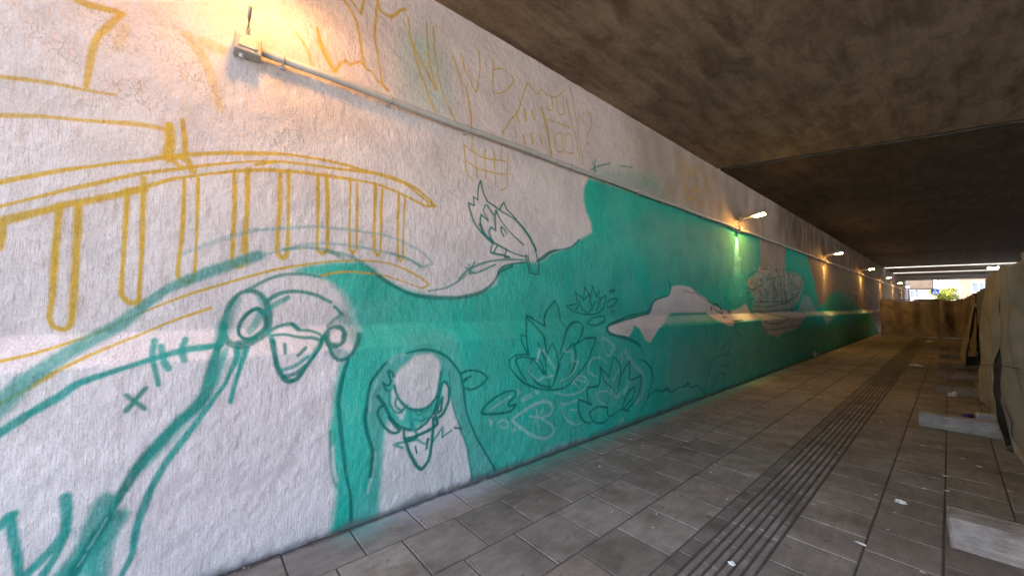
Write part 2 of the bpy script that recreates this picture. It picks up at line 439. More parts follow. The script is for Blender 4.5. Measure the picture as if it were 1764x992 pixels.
STROKES += S(GOLD, 20, .7, 'I', '260,-40 100,50 -10,112')
STROKES += S(GOLD, 16, .8, 'F', '340,435 450,415 600,425 700,445 800,480 860,500')
STROKES += S(GOLD, 22, .8, 'B', '450,-10 510,90 530,150 545,250 562,345', '485,-10 545,75 562,-10', '630,-10 625,60 615,180 630,270 645,380 660,450 685,472')
STROKES += S(GOLD, 26, .8, 'B', '628,-5 640,50 700,90 740,60 778,45')
STROKES += S(GOLD, 24, .75, 'B', '320,150 340,240 370,310 410,370 440,330 470,315 485,335 540,320 570,360 600,370 620,410 655,435 682,466')
STROKES += S(GOLD, 55, .55, 'B', '330,220 365,290 405,365')
STROKES += S(GOLD, 22, .5, 'B', '205,170 255,240 295,340')
STROKES += S(GOLD, 20, .8, 'B', '790,90 805,210 860,320 932,465', '1020,290 1060,410 1090,470 1110,580 1116,665', '1275,692 1330,605')
STROKES += S(GOLD, 17, .78, 'B', '820,220 830,320 870,420 900,520 930,585', '885,125 890,250 915,390 937,465', '920,140 930,300 960,460 1000,560 1032,625', '1065,280 1085,370 1140,482 1160,370 1155,265', '1228,310 1230,480 1290,475 1330,430 1336,418 1322,400', '1228,365 1270,355 1322,400')
STROKES += S(GOLD, 14, .8, 'B', '1120,700 1120,780', '1075,745 1090,890 1130,940', '1080,755 1130,790 1180,820 1290,835', '1090,835 1150,875 1250,900 1300,905', '1130,780 1145,915', '1185,780 1190,930', '1235,790 1240,960', '1305,790 1300,970 1270,985', '1275,680 1270,830')
STROKES += S(GOLD, 15, .8, 'C', '0,615 30,580 60,480 80,430 130,490 150,470', '150,460 180,492 220,505 250,490 272,462', '180,520 185,570 210,570 205,505', '230,515 240,590 270,590 265,495', '185,620 300,660', '225,760 225,700 255,690 265,780 240,790 225,760', '275,780 275,700 305,700 320,790 290,795 275,780', '280,500 310,640 340,760 355,850', '305,455 330,600 350,720 370,860')
STROKES += S(GOLD, 30, .85, 'C', '25,585 38,630', '62,575 74,625', '103,572 115,620', '58,702 68,742', '98,695 108,742', '143,700 153,742', '152,560 175,640 190,720 205,808')
STROKES += S(GOLD, 16, .7, 'C', '345,560 350,640', '365,570 370,640', '385,580 410,590 410,660 390,700 385,750 400,745', '15,655 25,710')
STROKES += S(GOLD, 48, .8, 'C', '880,815 893,900 905,1000')
STROKES += S(GOLD, 36, .75, 'C', '900,860 915,910 930,860 950,910 965,870', '985,870 1000,985', '1005,900 1020,960', '1030,910 1050,950', '925,992 930,970 975,992')
STROKES += S(GOLD, 44, .6, 'G', '905,-5 915,40 940,20 960,60 1000,80')
STROKES += S(TEAL_G, 18, .6, 'C', '415,840 435,890', '430,830 425,900', '410,880 450,860 505,848', '560,860 620,868')
# long teal sweeps on the left
STROKES += S(TEAL_S, 62, .72, 'X', '445,440 399,455 349,473 299,493 266,513 233,539 199,563 133,599 83,629 40,659 8,690 -20,716')
STROKES += S(TEAL_S, 34, .85, 'X', '380,594 359,597 316,603 266,617 200,638 136,660 100,684 50,713 -10,752')
STROKES += S(TEAL_S, 28, .8, 'E', '800,770 790,850 805,930 822,1000', '835,800 850,880 872,915', '960,765 940,820 955,872')
STROKES += S(TEAL_G, 22, .8, 'I', '650,60 745,130', '750,25 650,140')
STROKES += S(TEAL_S, 34, .85, 'I', '-10,745 40,690 70,672', '58,680 62,760 82,860 98,1000', '338,585 345,680 328,770 250,870 120,1000', '345,760 290,880 212,1000')
STROKES += S(TEAL_D, 46, .85, 'X', '386,560 384,575 375,600 370,618 362,650 352,684 335,704 301,734 268,770 241,800 217,837 194,874 174,908 150,945 120,995')
STROKES += S(TEAL_S, 70, .5, 'X', '377,618 366,655 345,692 308,730 275,768 247,800')
STROKES += S(TEAL_S, 30, .85, 'X', '408,600 407,618 397,640 388,660 361,697 321,750 288,794 264,834 247,874 234,914 227,954 212,985 204,1000', '425,600 416,625 405,660 397,692')
STROKES += S(TEAL_S, 34, .55, 'P', '150,640 100,800 40,950', '250,640 262,760 300,640')
STROKES += S(TEAL_S, 70, .75, 'I', '545,600 480,720 430,860 320,1000', '600,690 540,800 505,1000')
STROKES += S(TEAL_D, 32, .7, 'I', '560,690 450,850 370,1000')
STROKES += S(LIGHT, 7, .35, 'I', '550,690 500,780 455,850', '440,880 400,940')
# faint upper arch
STROKES += S((.22,.42,.36), 20, .5, 'F', '-5,200 150,190 300,182 450,195 600,215 700,235 800,280 880,330 915,375 850,392', '850,390 790,350 700,320 550,290 400,270 250,275 150,300 -10,342')
STROKES += S((.22,.42,.36), 26, .35, 'E', '945,322 1100,265 1330,195')
STROKES += S(TEAL_G, 28, .5, 'F', '150,300 280,290 380,310 450,345', '380,310 500,340 640,440', '700,320 790,350 850,385')
STROKES += S(TEAL_D, 24, .75, 'F', '640,440 700,480 800,530 920,548 1060,548 1170,520 1230,470 1265,415 1326,385')
STROKES += S(TEAL_G, 14, .75, 'O', '60,992 120,930 200,880 300,840 400,820 520,810 690,815', '150,940 230,935 400,860', '120,885 190,930', '155,860 170,950', '205,840 160,920')
STROKES += S(TEAL_G, 15, .65, 'F', '1090,430 1040,470 980,500 890,515')
# perched bird
BIRD = ['320,245 290,180 262,65 240,130 235,250 195,215 205,300 150,275 165,350 200,450 250,530 300,580 370,640 440,680 530,730 600,760 690,785', '320,255 450,345 600,440 680,530 740,620 780,710 800,800 800,830', '450,330 460,300 485,270 510,330 600,430', '305,290 290,345 300,370 335,445 270,385 260,450 280,530 300,580', '320,295 390,385', '410,350 470,460 560,570 670,670', '455,510 460,540 480,590', '460,500 490,530 505,560', '385,650 360,740 480,770 540,790 490,790 510,710', '420,680 390,745', '690,770 735,940 820,945 815,830', '710,775 750,930']
STROKES += S((.04,.20,.15), 13, .88, 'O', *BIRD)
STROKES += S(TEAL_D, 20, .75, 'O', '410,350 400,420 405,535 360,505 345,550 365,620 380,640', '250,480 300,570 370,640', '600,440 680,530 740,620 790,720')
STROKES += S(TEAL_D, 16, .8, 'O', '800,825 860,800 920,745 990,720', '430,950 440,910 490,870 580,850 690,838')
STROKES += S(TEAL_D, 15, .75, 'G', '140,350 200,310 300,292 350,250')
# big goose head
STROKES += S(TEAL_D, 32, .75, 'P', '380,110 280,130 200,220 150,340 130,460 160,560 240,600 330,600 420,550 500,500 540,430 545,330 520,220 460,140 380,110')
STROKES += S(TEAL_S, 60, .5, 'P', '240,200 180,330 150,460', '470,180 520,300', '120,420 100,560')
STROKES += S(TEAL_D, 27, .85, 'P', '430,270 350,310 280,400 265,480 300,530 370,540 440,500 510,440 510,360 480,300 430,270')
STROKES += S(TEAL_S, 42, .6, 'P', '460,310 420,400 370,470')
STROKES += S(TEAL_D, 18, .7, 'P', '260,570 350,560 420,530')
STROKES += S(TEAL_G, 22, .7, 'X', '425,501 444,490 467,479 491,473 524,472 551,477')
STROKES += S(TEAL_G, 18, .8, 'P', '520,200 620,140 720,115 850,120 970,150 1095,212', '1130,250 1190,312', '540,470 620,430 720,405 760,410 820,460 900,465 980,490 1020,520', '570,510 680,500 780,520 860,530 930,530 990,550')
STROKES += S(TEAL_S, 28, .7, 'P', '540,265 620,215 705,172', '530,480 575,570', '1040,510 980,610 900,740')
STROKES += S(TEAL_D, 22, .85, 'P', '570,560 590,680 610,780 650,860 690,910 740,920 800,890 870,790 950,690 1010,590 1020,540')
STROKES += S(TEAL_D, 18, .75, 'P', '680,590 685,670', '870,620 800,690', '750,410 800,460', '680,880 780,850 870,780')
STROKES += S(TEAL_S, 24, .75, 'P', '660,820 780,780 890,700')
STROKES += S(TEAL_S, 90, .45, 'P', '1215,350 1290,430 1330,540', '1120,640 1200,690')
STROKES += S(TEAL_D, 20, .8, 'P', '1080,600 1110,680 1160,730 1230,720 1290,670 1340,570 1350,490')
STROKES += S(TEAL_D, 24, .85, 'P', '1150,435 1080,470 1055,520 1080,590 1140,600 1200,560 1220,500 1200,450 1150,435')
STROKES += S(TEAL_G, 18, .6, 'P', '1200,320 1120,370 1070,430')
STROKES += S(WHITE, 55, .8, 'P', '1130,490 1150,540')
STROKES += S(LIGHT, 24, .5, 'P', '1200,100 1260,220 1310,360 1350,460')
STROKES += S(TEAL_D, 18, .8, 'X', '600,618 590,650 586,670 583,694 587,744 595,810 603,854 605,898')
STROKES += S(TEAL_D, 14, .5, 'J', '380,250 383,350 390,450 412,530', '1045,230 1090,340 1112,490')
STROKES += S(WHITE, 22, .45, 'J', '395,330 400,440 415,500', '610,360 600,450 575,560')
# second goose
STROKES += S(TEAL_D, 15, .85, 'Q', '50,480 60,370 90,260 150,170 220,100 350,40 480,10 580,20 680,70 770,180 800,290 825,480 850,560 900,680 980,820 1052,945')
STROKES += S(TEAL_D, 19, .85, 'Q', '50,470 40,560 60,670 90,770 95,850 80,992')
STROKES += S(LIGHT, 14, .45, 'Q', '75,480 85,400 110,300 160,200', '230,100 290,60 350,45')
STROKES += S(TEAL_S, 14, .75, 'Q', '690,180 720,430 790,640 830,760 872,992 880,1050', '400,560 400,580')
STROKES += S(TEAL_D, 15, .85, 'Q', '265,215 240,175 220,180 240,260 215,290 180,265 195,310 220,330', '265,290 300,390 370,460 450,480 520,460 580,400 610,330 630,180', '140,370 190,440 230,520 300,600 380,630 450,625 520,570 570,500 590,440', '190,440 150,460 140,520 190,610 250,655 300,650 315,620 270,580 220,530', '230,545 300,630', '640,270 660,255 690,300 690,400 650,500 600,540 580,500 610,380 640,270', '640,380 610,440 600,500 630,480 640,380')
STROKES += S(TEAL_S, 15, .8, 'Q', '235,320 230,420 270,490 320,495 370,440', '285,380 275,440 320,485 350,460', '390,490 400,580 450,680', '420,550 480,560 550,530', '430,490 460,515 560,430', '330,770 265,745 320,730 450,710 500,740 540,700', '570,720 640,610 640,690 710,635')
STROKES += S(TEAL_D, 18, .9, 'Q', '340,620 345,700 400,690 480,660 560,620 600,580 590,550', '345,690 360,720 440,690', '360,730 390,820 440,910 480,935 530,870 560,720 570,540')
STROKES += S(TEAL_D, 12, .85, 'Q', '430,760 440,810', '525,700 515,775', '735,615 790,620', '785,190 850,170 930,180 990,230 930,290 860,320 805,300', '805,240 860,215', '800,262 830,240')
STROKES += S(TEAL_S, 34, .6, 'Q', '640,160 625,260 605,350')
# water lilies
STROKES += S(TEAL_D, 14, .85, 'S', '65,790 120,720 200,670 260,660 265,690 225,730 230,750 270,740 240,780 160,795 65,790', '230,480 270,450 340,445', '230,480 240,530 300,600 380,640 470,655 560,640 620,580 690,490 740,350 680,350 620,390', '265,480 290,540 330,600', '265,480 300,460 360,470 400,510 430,560', '345,450 330,330 335,215 440,280 445,200 500,130 525,180 530,240 570,295', '335,230 430,330 445,390', '345,450 310,390 300,330 335,340', '570,300 600,260 640,255 665,290 640,360 610,400', '570,300 550,370 530,440', '360,480 360,560 400,620 470,640', '360,470 410,480 440,560', '445,520 450,450 485,380 510,440 520,500 500,600 480,640', '530,480 560,430 610,380 625,460 600,550 540,610', '400,380 440,470', '430,330 450,430', '445,540 470,640', '500,600 530,500')
STROKES += S(LIGHT, 13, .55, 'S', '120,770 240,690', '360,510 350,550 400,600 430,580', '395,440 430,420 480,500 500,530', '550,400 560,430 600,430 600,500', '600,480 640,490 600,560 530,610', '450,580 490,570', '410,410 395,480', '500,670 580,685 660,660 695,610 660,570 620,590 600,620', '620,590 680,610', '610,610 640,640', '390,770 400,870', '350,810 420,820', '430,770 370,850', '165,850 190,830 225,850 210,880 170,865', '110,830 130,840 120,860 110,830', '250,880 265,890 250,905 245,885', '305,710 350,680 360,695 310,720 305,710', '285,655 295,670 280,680 285,655', '385,660 400,670 390,680 385,660', '785,345 780,380 800,440 820,455 840,420 855,410 830,380 785,345', '700,500 720,470 770,465 810,500', '700,500 700,550 750,580', '745,670 760,720 790,740', '745,670 800,660 830,680', '795,590 820,640 860,700 880,690', '840,600 880,530', '860,700 920,640 930,600', '870,480 890,440 900,470 885,500', '535,735 560,740 620,720 660,700', '535,735 560,820 620,860 660,850', '590,770 630,775', '905,680 950,600')
STROKES += S(LIGHT, 20, .6, 'S', '250,830 330,770 400,730 460,725 490,760 470,800 420,820 480,860 495,900 450,940 380,930 300,880 250,830')
STROKES += S(LIGHT, 60, .32, 'S', '915,430 960,500 1020,560 1030,620 1010,690 980,730', '870,880 900,830')
STROKES += S(TEAL_D, 14, .85, 'S', '690,680 695,640 760,630 770,520 820,580 830,520 850,460 880,500 890,560 940,485 940,570 945,600 1010,570 1000,650 970,720 920,780', '640,710 690,730 715,740', '640,710 640,780 670,840 710,850', '705,790 750,755 810,760 810,800 840,810', '705,790 720,840 780,850 830,810 890,770 940,780', '895,765 920,690 965,635 960,700 900,770', '770,520 790,600 830,640', '690,680 700,740', '890,560 870,640', '800,290 830,262 950,215 1050,190 1090,120')
STROKES += S((.02,.18,.14), 13, .8, 'S', '625,150 565,160 600,190 650,205 730,210 780,180 800,100 760,120', '630,140 620,80 665,120 675,50 710,110 720,45 745,110 760,65 755,140', '640,130 660,180 690,200', '665,130 700,90 720,180', '640,160 620,185', '740,130 700,200', '770,120 740,190', '820,70 850,65 850,75 825,80 820,70', '810,170 805,140 830,120 865,120 850,150 815,170', '832,180 845,190 835,205 832,180')
STROKES += S(TEAL_D, 14, .75, 'S', '690,265 720,230 790,220 790,250 740,275 690,265', '805,310 880,345 960,370 1010,410 1025,470', '1020,480 1060,520 1070,600 1040,720 1000,790', '1000,478 1040,490 1075,540 1085,600')
STROKES += S(TEAL_D, 16, .7, 'T', '420,920 470,870 520,880 560,850 590,890 640,850 690,840 710,815 735,850 790,830', '530,880 550,870 580,885', '690,850 700,830 730,820', '790,850 850,905')
STROKES += S((.02,.16,.13), 16, .5, 'T', '830,880 870,720 860,640', '890,880 930,760', '870,760 900,640 980,600 1020,580', '1000,420 1010,500 960,580', '980,620 1010,600 1020,560', '940,690 1030,680', '990,660 985,720', '960,750 1000,740 960,800', '920,790 940,740 990,760', '1070,440 1110,460 1080,480', '930,410 910,520')
STROKES += S(TEAL_D, 16, .85, 'T', '110,430 112,405 130,385 240,350 420,300 440,270 450,220 500,190 570,165 585,120 570,60', '110,430 130,455 280,485 360,540')
STROKES += S((.35,.22,.10), 14, .6, 'T', '670,125 720,145 770,150')
STROKES += S((.05,.12,.10), 18, .8, 'T', '900,240 930,230 970,290 970,300 920,280 900,240', '885,245 895,270 885,275 885,245', '1010,290 1030,285 1030,300 1015,300 1010,290', '870,210 870,230', '990,190 985,200', '970,330 1000,325', '1050,362 1060,358 1120,350')
STROKES += S((.03,.15,.11), 20, .55, 'T', '740,110 800,170 870,212 1000,280', '1010,230 1030,215 1040,240', '975,190 990,180 990,210')
# boat full of people
STROKES += S(INK, 19, .62, 'U', '200,565 300,565 410,565 500,540 560,480', '180,600 300,605 400,585 480,575', '170,645 300,645 420,630 500,630 540,600', '170,660 240,700 300,740 380,745 470,700', '240,655 330,670 460,695', '130,540 170,660', '230,700 250,760 290,810')
_r = random.Random(5)
for _ in range(34):
    bx_, by_ = _r.uniform(135, 545), _r.uniform(310, 520)
    pth = []
    for _k in range(5):
        pth.append('%d,%d' % (bx_, by_)); bx_ += _r.uniform(-22, 26); by_ += _r.uniform(-8, 42)
        by_ = min(by_, 600)
    STROKES += S(INK, 15, _r.uniform(.4, .75), 'U', ' '.join(pth))
STROKES += S(INK, 17, .6, 'U', '130,400 150,350 200,320 240,330', '150,420 180,400 190,440 230,370', '130,450 190,470 220,430', '140,500 200,450 240,510', '250,300 300,300 340,340 350,390', '270,350 290,400 310,350', '280,540 320,420', '260,420 280,560', '330,380 370,560', '370,300 380,400', '420,250 430,420 440,580', '460,280 470,500', '400,400 410,560', '500,360 550,340 570,400 540,500', '470,560 530,520', '460,300 500,340', '380,330 330,450 350,520', '180,540 200,580', '240,230 240,320', '360,240 365,330', '300,330 330,370 300,390 290,350', '350,430 365,500', '390,350 420,480', '440,430 455,560', '580,360 600,420', '520,400 500,470', '160,380 170,440', '210,420 250,520', '480,600 510,660', '230,620 240,645')
STROKES += S((.03,.10,.06), 40, .5, 'U', '340,310 350,540', '395,300 405,560', '430,330 450,590', '375,400 385,560')
STROKES += S(INK, 18, .6, 'U', '240,750 280,800 310,790 350,800', '330,760 350,790 400,780 470,775 540,760 590,720', '280,830 300,810', '470,740 490,760')
STROKES += S((.45,.42,.38), 60, .5, 'U', '980,500 1000,490 1040,500', '960,560 1000,520', '1100,480 1140,520', '1180,500 1200,540')

def spath(reg, s, closed=False):
    ox, oy, k = REG[reg]
    pts = [tuple(float(v) for v in q.split(',')) for q in s.split()]
    pts = [(ox + x / k, oy + y / k) for x, y in pts]
    return pts

def smooth_path(p):
    """Catmull-Rom through the traced points (photo pixels), then onto the wall (metres)."""
    p = np.array(p)
    if len(p) > 2:
        loop = np.hypot(*(p[0] - p[-1])) < 1.0
        thr = -0.6 if loop else -0.1
        q = np.vstack([p[-2:-1], p, p[1:2]]) if loop else np.vstack([2 * p[0] - p[1], p, 2 * p[-1] - p[-2]])
        out = []
        for i in range(1, len(q) - 2):
            a, b, c, d = q[i - 1:i + 3]
            # keep sharp corners sharp
            u, v = b - a, c - b
            n = max(2, int(np.hypot(*(c - b)) / 7))
            t = np.linspace(0, 1, n, endpoint=False)[:, None]
            def tang(m, l, r):
                e, f = m - l, r - m
                le, lf = np.hypot(*e) + 1e-6, np.hypot(*f) + 1e-6
                cs = (e @ f) / (le * lf)
                return (r - l) * 0.5 * (1.0 if cs > thr else 0.0) * min(1, 2 * min(le, lf) / (le + lf))
            m1, m2 = tang(b, a, c), tang(c, b, d)
            out.append((2 * t**3 - 3 * t**2 + 1) * b + (t**3 - 2 * t**2 + t) * m1 + (-2 * t**3 + 3 * t**2) * c + (t**3 - t**2) * m2)
        p = np.vstack(out + [p[-1:]])
    else:
        t = np.linspace(0, 1, max(2, int(np.hypot(*(p[1] - p[0])) / 10)))[:, None]
        p = p[0] * (1 - t) + p[1] * t
    return np.array([on_wall(x, y) for x, y in p])

def seg_dist(Y, Z, a, b):
    d = b - a; L = d @ d + 1e-12
    t = np.clip(((Y - a[0]) * d[0] + (Z - a[1]) * d[1]) / L, 0, 1)
    return np.hypot(Y - a[0] - t * d[0], Z - a[1] - t * d[1]), t

PATHS = []
for k, f in enumerate(FILLS):
    PATHS.append(('F', f[0], f[1], f[2] / 1000, np.array([on_wall(*q) for q in spath(f[3], f[4])])))
for c, w, op, reg, s in STROKES:
    PATHS.append(('S', c, min(1, op * 1.12), w * (0.8 if c == GOLD else 1.3 if c in (TEAL_D, LIGHT, INK) and w < 25 else 1.2 if w < 20 else 0.92) / 1000, smooth_path(spath(reg, s))))

def paint_patch(ys, zs):
    Yg, Zg = np.meshgrid(ys, zs, indexing='ij')
    colr = np.empty(Yg.shape + (4,), np.float32)
    colr[..., :3] = WHITE
    tint = vnoise(Yg, Zg, 0.9, 5)[..., None]
    colr[..., :3] *= 1 - 0.05 * tint * np.array([0.2, 1.0, 0.6])
    # alpha: how cracked and lumpy the old paint is (round the first lamp, and bare wall far along)
    d = np.hypot((Yg - 0.05) / 1.0, (Zg - 2.95) / 0.55)
    colr[..., 3] = np.maximum(1 - sm(d - 0.3), 0.25 * sm((Zg - 3.2) / 0.4))
    grain = vnoise(Yg, Zg, 0.012, 1) * 0.6 + vnoise(Yg, Zg * 0.25, 0.02, 2) * 0.4
    big = vnoise(Yg, Zg * 0.5, 0.22, 3)
    for kind, c, op, w, P in PATHS:
        soft = w if kind == 'F' else w * 0.28
        m = (w * 1.5 if kind == 'F' else w) + 0.02
        i0, i1 = np.searchsorted(ys, [P[:, 0].min() - m, P[:, 0].max() + m])
        j0, j1 = np.searchsorted(zs, [P[:, 1].min() - m, P[:, 1].max() + m])
        if i1 - i0 < 1 or j1 - j0 < 1: continue
        sl = (slice(i0, i1), slice(j0, j1))
        Y, Z = Yg[sl], Zg[sl]
        if kind == 'F':
            wob = 1
            ins = np.zeros(Y.shape, bool); dist = np.full(Y.shape, 9.0)
            n = len(P)
            for k in range(n):
                a, b = P[k], P[(k + 1) % n]
                cond = (a[1] > Z) != (b[1] > Z)
                with np.errstate(divide='ignore', invalid='ignore'):
                    xi = (b[0] - a[0]) * (Z - a[1]) / (b[1] - a[1] + 1e-12) + a[0]
                ins ^= cond & (Y < xi)
                dist = np.minimum(dist, seg_dist(Y, Z, a, b)[0])
            sd = np.where(ins, dist, -dist) + (grain[sl] - 0.5) * soft * 0.5
            al = sm(sd / (2 * soft) + 0.5) * op
            if isinstance(c, str):
                c = (0.47, 0.385, 0.30)
            al = al * (0.96 + 0.04 * big[sl]) if op > 0.9 else al * (0.7 + 0.5 * big[sl])
            # a thinner top layer lets the primer through in upright drags
            if c in (TEAL, TEAL_G): al = al * (0.92 + 0.06 * vnoise(Y, Z * 0.3, 0.018, 9) + 0.07 * vnoise(Y, Z, 0.35, 19))
        else:
            dist = np.full(Y.shape, 9.0); rad = np.full(Y.shape, w / 2)
            cum = 0.0; ph = hash(round(P[0, 0] * 1000)) % 7
            for k in range(len(P) - 1):
                a, b = P[k], P[k + 1]
                lo = np.minimum(a, b) - m; hi = np.maximum(a, b) + m
                a0, a1 = np.searchsorted(ys[i0:i1], [lo[0], hi[0]]); b0, b1 = np.searchsorted(zs[j0:j1], [lo[1], hi[1]])
                L = np.hypot(*(b - a))
                if a1 <= a0 or b1 <= b0: cum += L; continue
                ss = (slice(a0, a1), slice(b0, b1))
                dd, t = seg_dist(Y[ss], Z[ss], a, b)
                dd = dd / (1 + 0.16 * np.sin(cum * 5.3 + ph) + 0.10 * np.sin(cum * 13 + 2 * ph))
                dist[ss] = np.minimum(dist[ss], dd)
                cum += L
            dd = dist + (grain[sl] - 0.5) * w * 0.22
            al = sm((w / 2 + 0.25 * soft - dd) / (2 * soft) + 0.5) * op
            al = al * (0.86 + 0.25 * grain[sl])
            al = np.maximum(al, op * 0.10 * np.exp(-(dist / (w * 1.1)) ** 2))      # overspray
            al = np.where(dist > 1, 0, al)
        al = np.clip(al, 0, 1)[..., None]
        v = colr[sl]
        v[..., :3] = v[..., :3] * (1 - al) + np.array(c, np.float32) * al
    colr[..., :3] *= (1 - 0.15 * sm((Zg - Z_HI + 0.02) / 0.05))[..., None]     # upper face painted darker so the ledge below looks lit
    # grime and a painted shadow line along the very foot of the wall
    g = np.exp(-((Zg - 0.0) / (0.018 + 0.05 * vnoise(Yg, Zg * 0, 0.13, 8) ** 2 + 0.02 * vnoise(Yg, Zg * 0, 0.03, 18))) ** 2) * 0.85
    colr[..., :3] = colr[..., :3] * (1 - g[..., None]) + np.array([0.16, 0.155, 0.15]) * g[..., None]
    return Yg, Zg, colr

def wall_x(Y, Z):
    lo = Z_LO + 0.008 * (vnoise(Y, Z * 0, 0.9, 6) - 0.5)
    hi = Z_HI + 0.016 * (vnoise(Y, Z * 0, 1.3, 7) - 0.5)
    x = -SETB * np.clip((Z - lo) / (hi - lo), 0, 1)
    amp = 0.008 * (vnoise(Y, Z, 0.55, 10) - 0.5) + 0.006 * (vnoise(Y, Z, 0.11, 11) - 0.5) + 0.005 * (vnoise(Y, Z, 0.045, 12) - 0.5)
    amp = amp + 0.003 * (vnoise(Y, Z * 0.6, 0.022, 13) - 0.5)
    foot = -0.012 * np.exp(-(Z / 0.05) ** 2) + 0.012 * (vnoise(Y, Z * 0, 0.06, 14) - 0.5) * np.exp(-(Z / 0.05) ** 2)
    return x + amp + foot

def build_wall():
    patches = [(np.arange(-1.4, 3.0001, 0.0055), 0.0055), (np.linspace(3.0, 8.0, 560), 0.009), (np.linspace(8.0, 20.0, 500), 0.016),
               (np.linspace(20, 60, 400), 0.04), (np.linspace(-6, -1.4, 100), 0.04)]
    V = []; Q = []; C = []; off = 0
    for ys, dz in patches:
        zs = np.unique(np.concatenate([np.arange(-0.05, CEIL + 0.06, dz)]))
        Y, Z, c = paint_patch(ys, zs)
        X = wall_x(Y, Z)
        V.append(np.stack([X, Y, Z], -1).reshape(-1, 3)); C.append(c.reshape(-1, 4))
        idx = np.arange(Y.size).reshape(Y.shape) + off
        Q.append(np.stack([idx[:-1, :-1], idx[1:, :-1], idx[1:, 1:], idx[:-1, 1:]], -1).reshape(-1, 4))
        off += Y.size
    # back and top of the wall: it is half a metre thick
    nb = np.array([[-0.6, -6, -.05], [-0.6, 60, -.05], [-0.6, 60, CEIL + .05], [-0.6, -6, CEIL + .05]])
    nb2 = np.array([[-0.15, 60, -.05], [-0.6, 60, -.05], [-0.6, 60, CEIL + .05], [-0.15, 60, CEIL + .05]])
    for k in (nb, nb2):
        V.append(k); C.append(np.tile(np.array([0.4, 0.38, 0.35, 0.0], np.float32), (4, 1)))
        Q.append(np.array([[off, off + 1, off + 2, off + 3]])); off += 4
    V = np.concatenate(V); Q = np.concatenate(Q); C = np.concatenate(C)
    me = bpy.data.meshes.new('painted_wall')
    fill_mesh(me, V, Q)
    at = me.attributes.new('paint', 'FLOAT_COLOR', 'POINT')
    at.data.foreach_set('color', C.astype(np.float32).ravel())
    me.materials.append(M_WALL)
    o = bpy.data.objects.new('painted_wall', me)
    COL.objects.link(o)
    tag(o, 'long rough plaster wall with unfinished teal and yellow mural of geese, lilies and bridge', 'wall')
build_wall()

# ------------------------------------------------------------------ ground
def tone_mesh(name, boxes, mat, kind='structure'):
    """boxes: (x0,x1,y0,y1,ztop,bevel,tone)"""
    V = []; Q = []; T = []
    for x0, x1, y0, y1, z, b, tone in boxes:
        o = len(V)
        tl = [random.uniform(-1, 1) * 0.0012 for _ in range(4)]
        V += [(x0, y0, z - .03), (x1, y0, z - .03), (x1, y1, z - .03), (x0, y1, z - .03)]
        V += [(x0, y0, z - b), (x1, y0, z - b), (x1, y1, z - b), (x0, y1, z - b)]
        V += [(x0 + b, y0 + b, z + tl[0]), (x1 - b, y0 + b, z + tl[1]), (x1 - b, y1 - b, z + tl[2]), (x0 + b, y1 - b, z + tl[3])]
        for k in range(4):
            j = (k + 1) % 4
            Q.append((o + k, o + j, o + 4 + j, o + 4 + k)); Q.append((o + 4 + k, o + 4 + j, o + 8 + j, o + 8 + k))
        Q.append((o + 8, o + 9, o + 10, o + 11))
        T += [tone] * 12
    me = bpy.data.meshes.new(name)
    fill_mesh(me, np.array(V), np.array(Q), False)
    at = me.attributes.new('tone', 'FLOAT_COLOR', 'POINT')
    at.data.foreach_set('color', np.array([(*t, 1) for t in T], np.float32).ravel())
    me.materials.append(mat)
    o = bpy.data.objects.new(name, me); COL.objects.link(o)
    return tag(o, kind=kind)

def rtone(a=0.82, b=1.08):
    v = random.uniform(a, b); return (v * random.uniform(.98, 1.03), v, v * random.uniform(.96, 1.01))

slabs = []
g = 0.0055
for (x0, x1, ph, st) in [(-0.02, .358, .87, .41), (.358, .785, 1.10, .41), (.785, 1.20, .90, .41), (1.20, 1.60, 1.08, .41),
                         (2.00, 2.37, 2.74, .372), (2.37, 2.705, 2.95, .372), (2.705, 3.04, 2.74, .372), (3.04, 3.38, 2.95, .372), (3.38, 3.75, 2.74, .372)]:
    k = math.floor((-6 - ph) / st)
    while ph + k * st < 62:
        y0 = ph + k * st
        slabs.append((x0 + g, x1 - g, y0 + g, y0 + st - g, random.uniform(-.0015, .0015), .004, rtone()))
        k += 1
y = -6.0
while y < 62:
    slabs.append((1.60 + g, 1.695 - g, y + g, y + .2 - g, 0, .003, tuple(v * .68 for v in rtone()))); y += .2
tone_mesh('pavement', slabs, M_PAVE)
ribs = []
y = -6.0
while y < 62:
    tn = rtone(.78, 1.15)
    for k in range(6):
        xc = 1.724 + k * .0495
        ribs.append((xc - .0165, xc + .0165, y + .004, y + .296, .003, .005, tn))
    y += .30
tone_mesh('tactile_paving', ribs, M_RIB)
bm = bmesh.new()
for a, b, z in [(-0.1, 3.8, -.006)]:
    v = [bm.verts.new(p) for p in ((a, -6, z), (b, -6, z), (b, 62, z), (a, 62, z))]; bm.faces.new(v)
tag(obj('pavement_bed', bm, M_JOINT), kind='structure')
M_ASPH = mat_simple('asphalt', (0.07, 0.07, 0.072), 0.9, 0, 0.25, 30, 0.4)
M_EARTH = mat_simple('pale_street', (0.22, 0.215, 0.21), 0.9, 0, 0.2, 3, 0.2)
bm = bmesh.new()
v = [bm.verts.new(p) for p in ((3.8, -6, -.01), (14.7, -6, -.01), (14.7, 62, -.01), (3.8, 62, -.01))]; bm.faces.new(v)
tag(obj('road', bm, M_ASPH), kind='structure')
bm = bmesh.new()
v = [bm.verts.new(p) for p in ((-400, -400, -.05), (400, -400, -.05), (400, 500, -.05), (-400, 500, -.05))]; bm.faces.new(v)
tag(obj('ground', bm, M_EARTH), kind='structure')

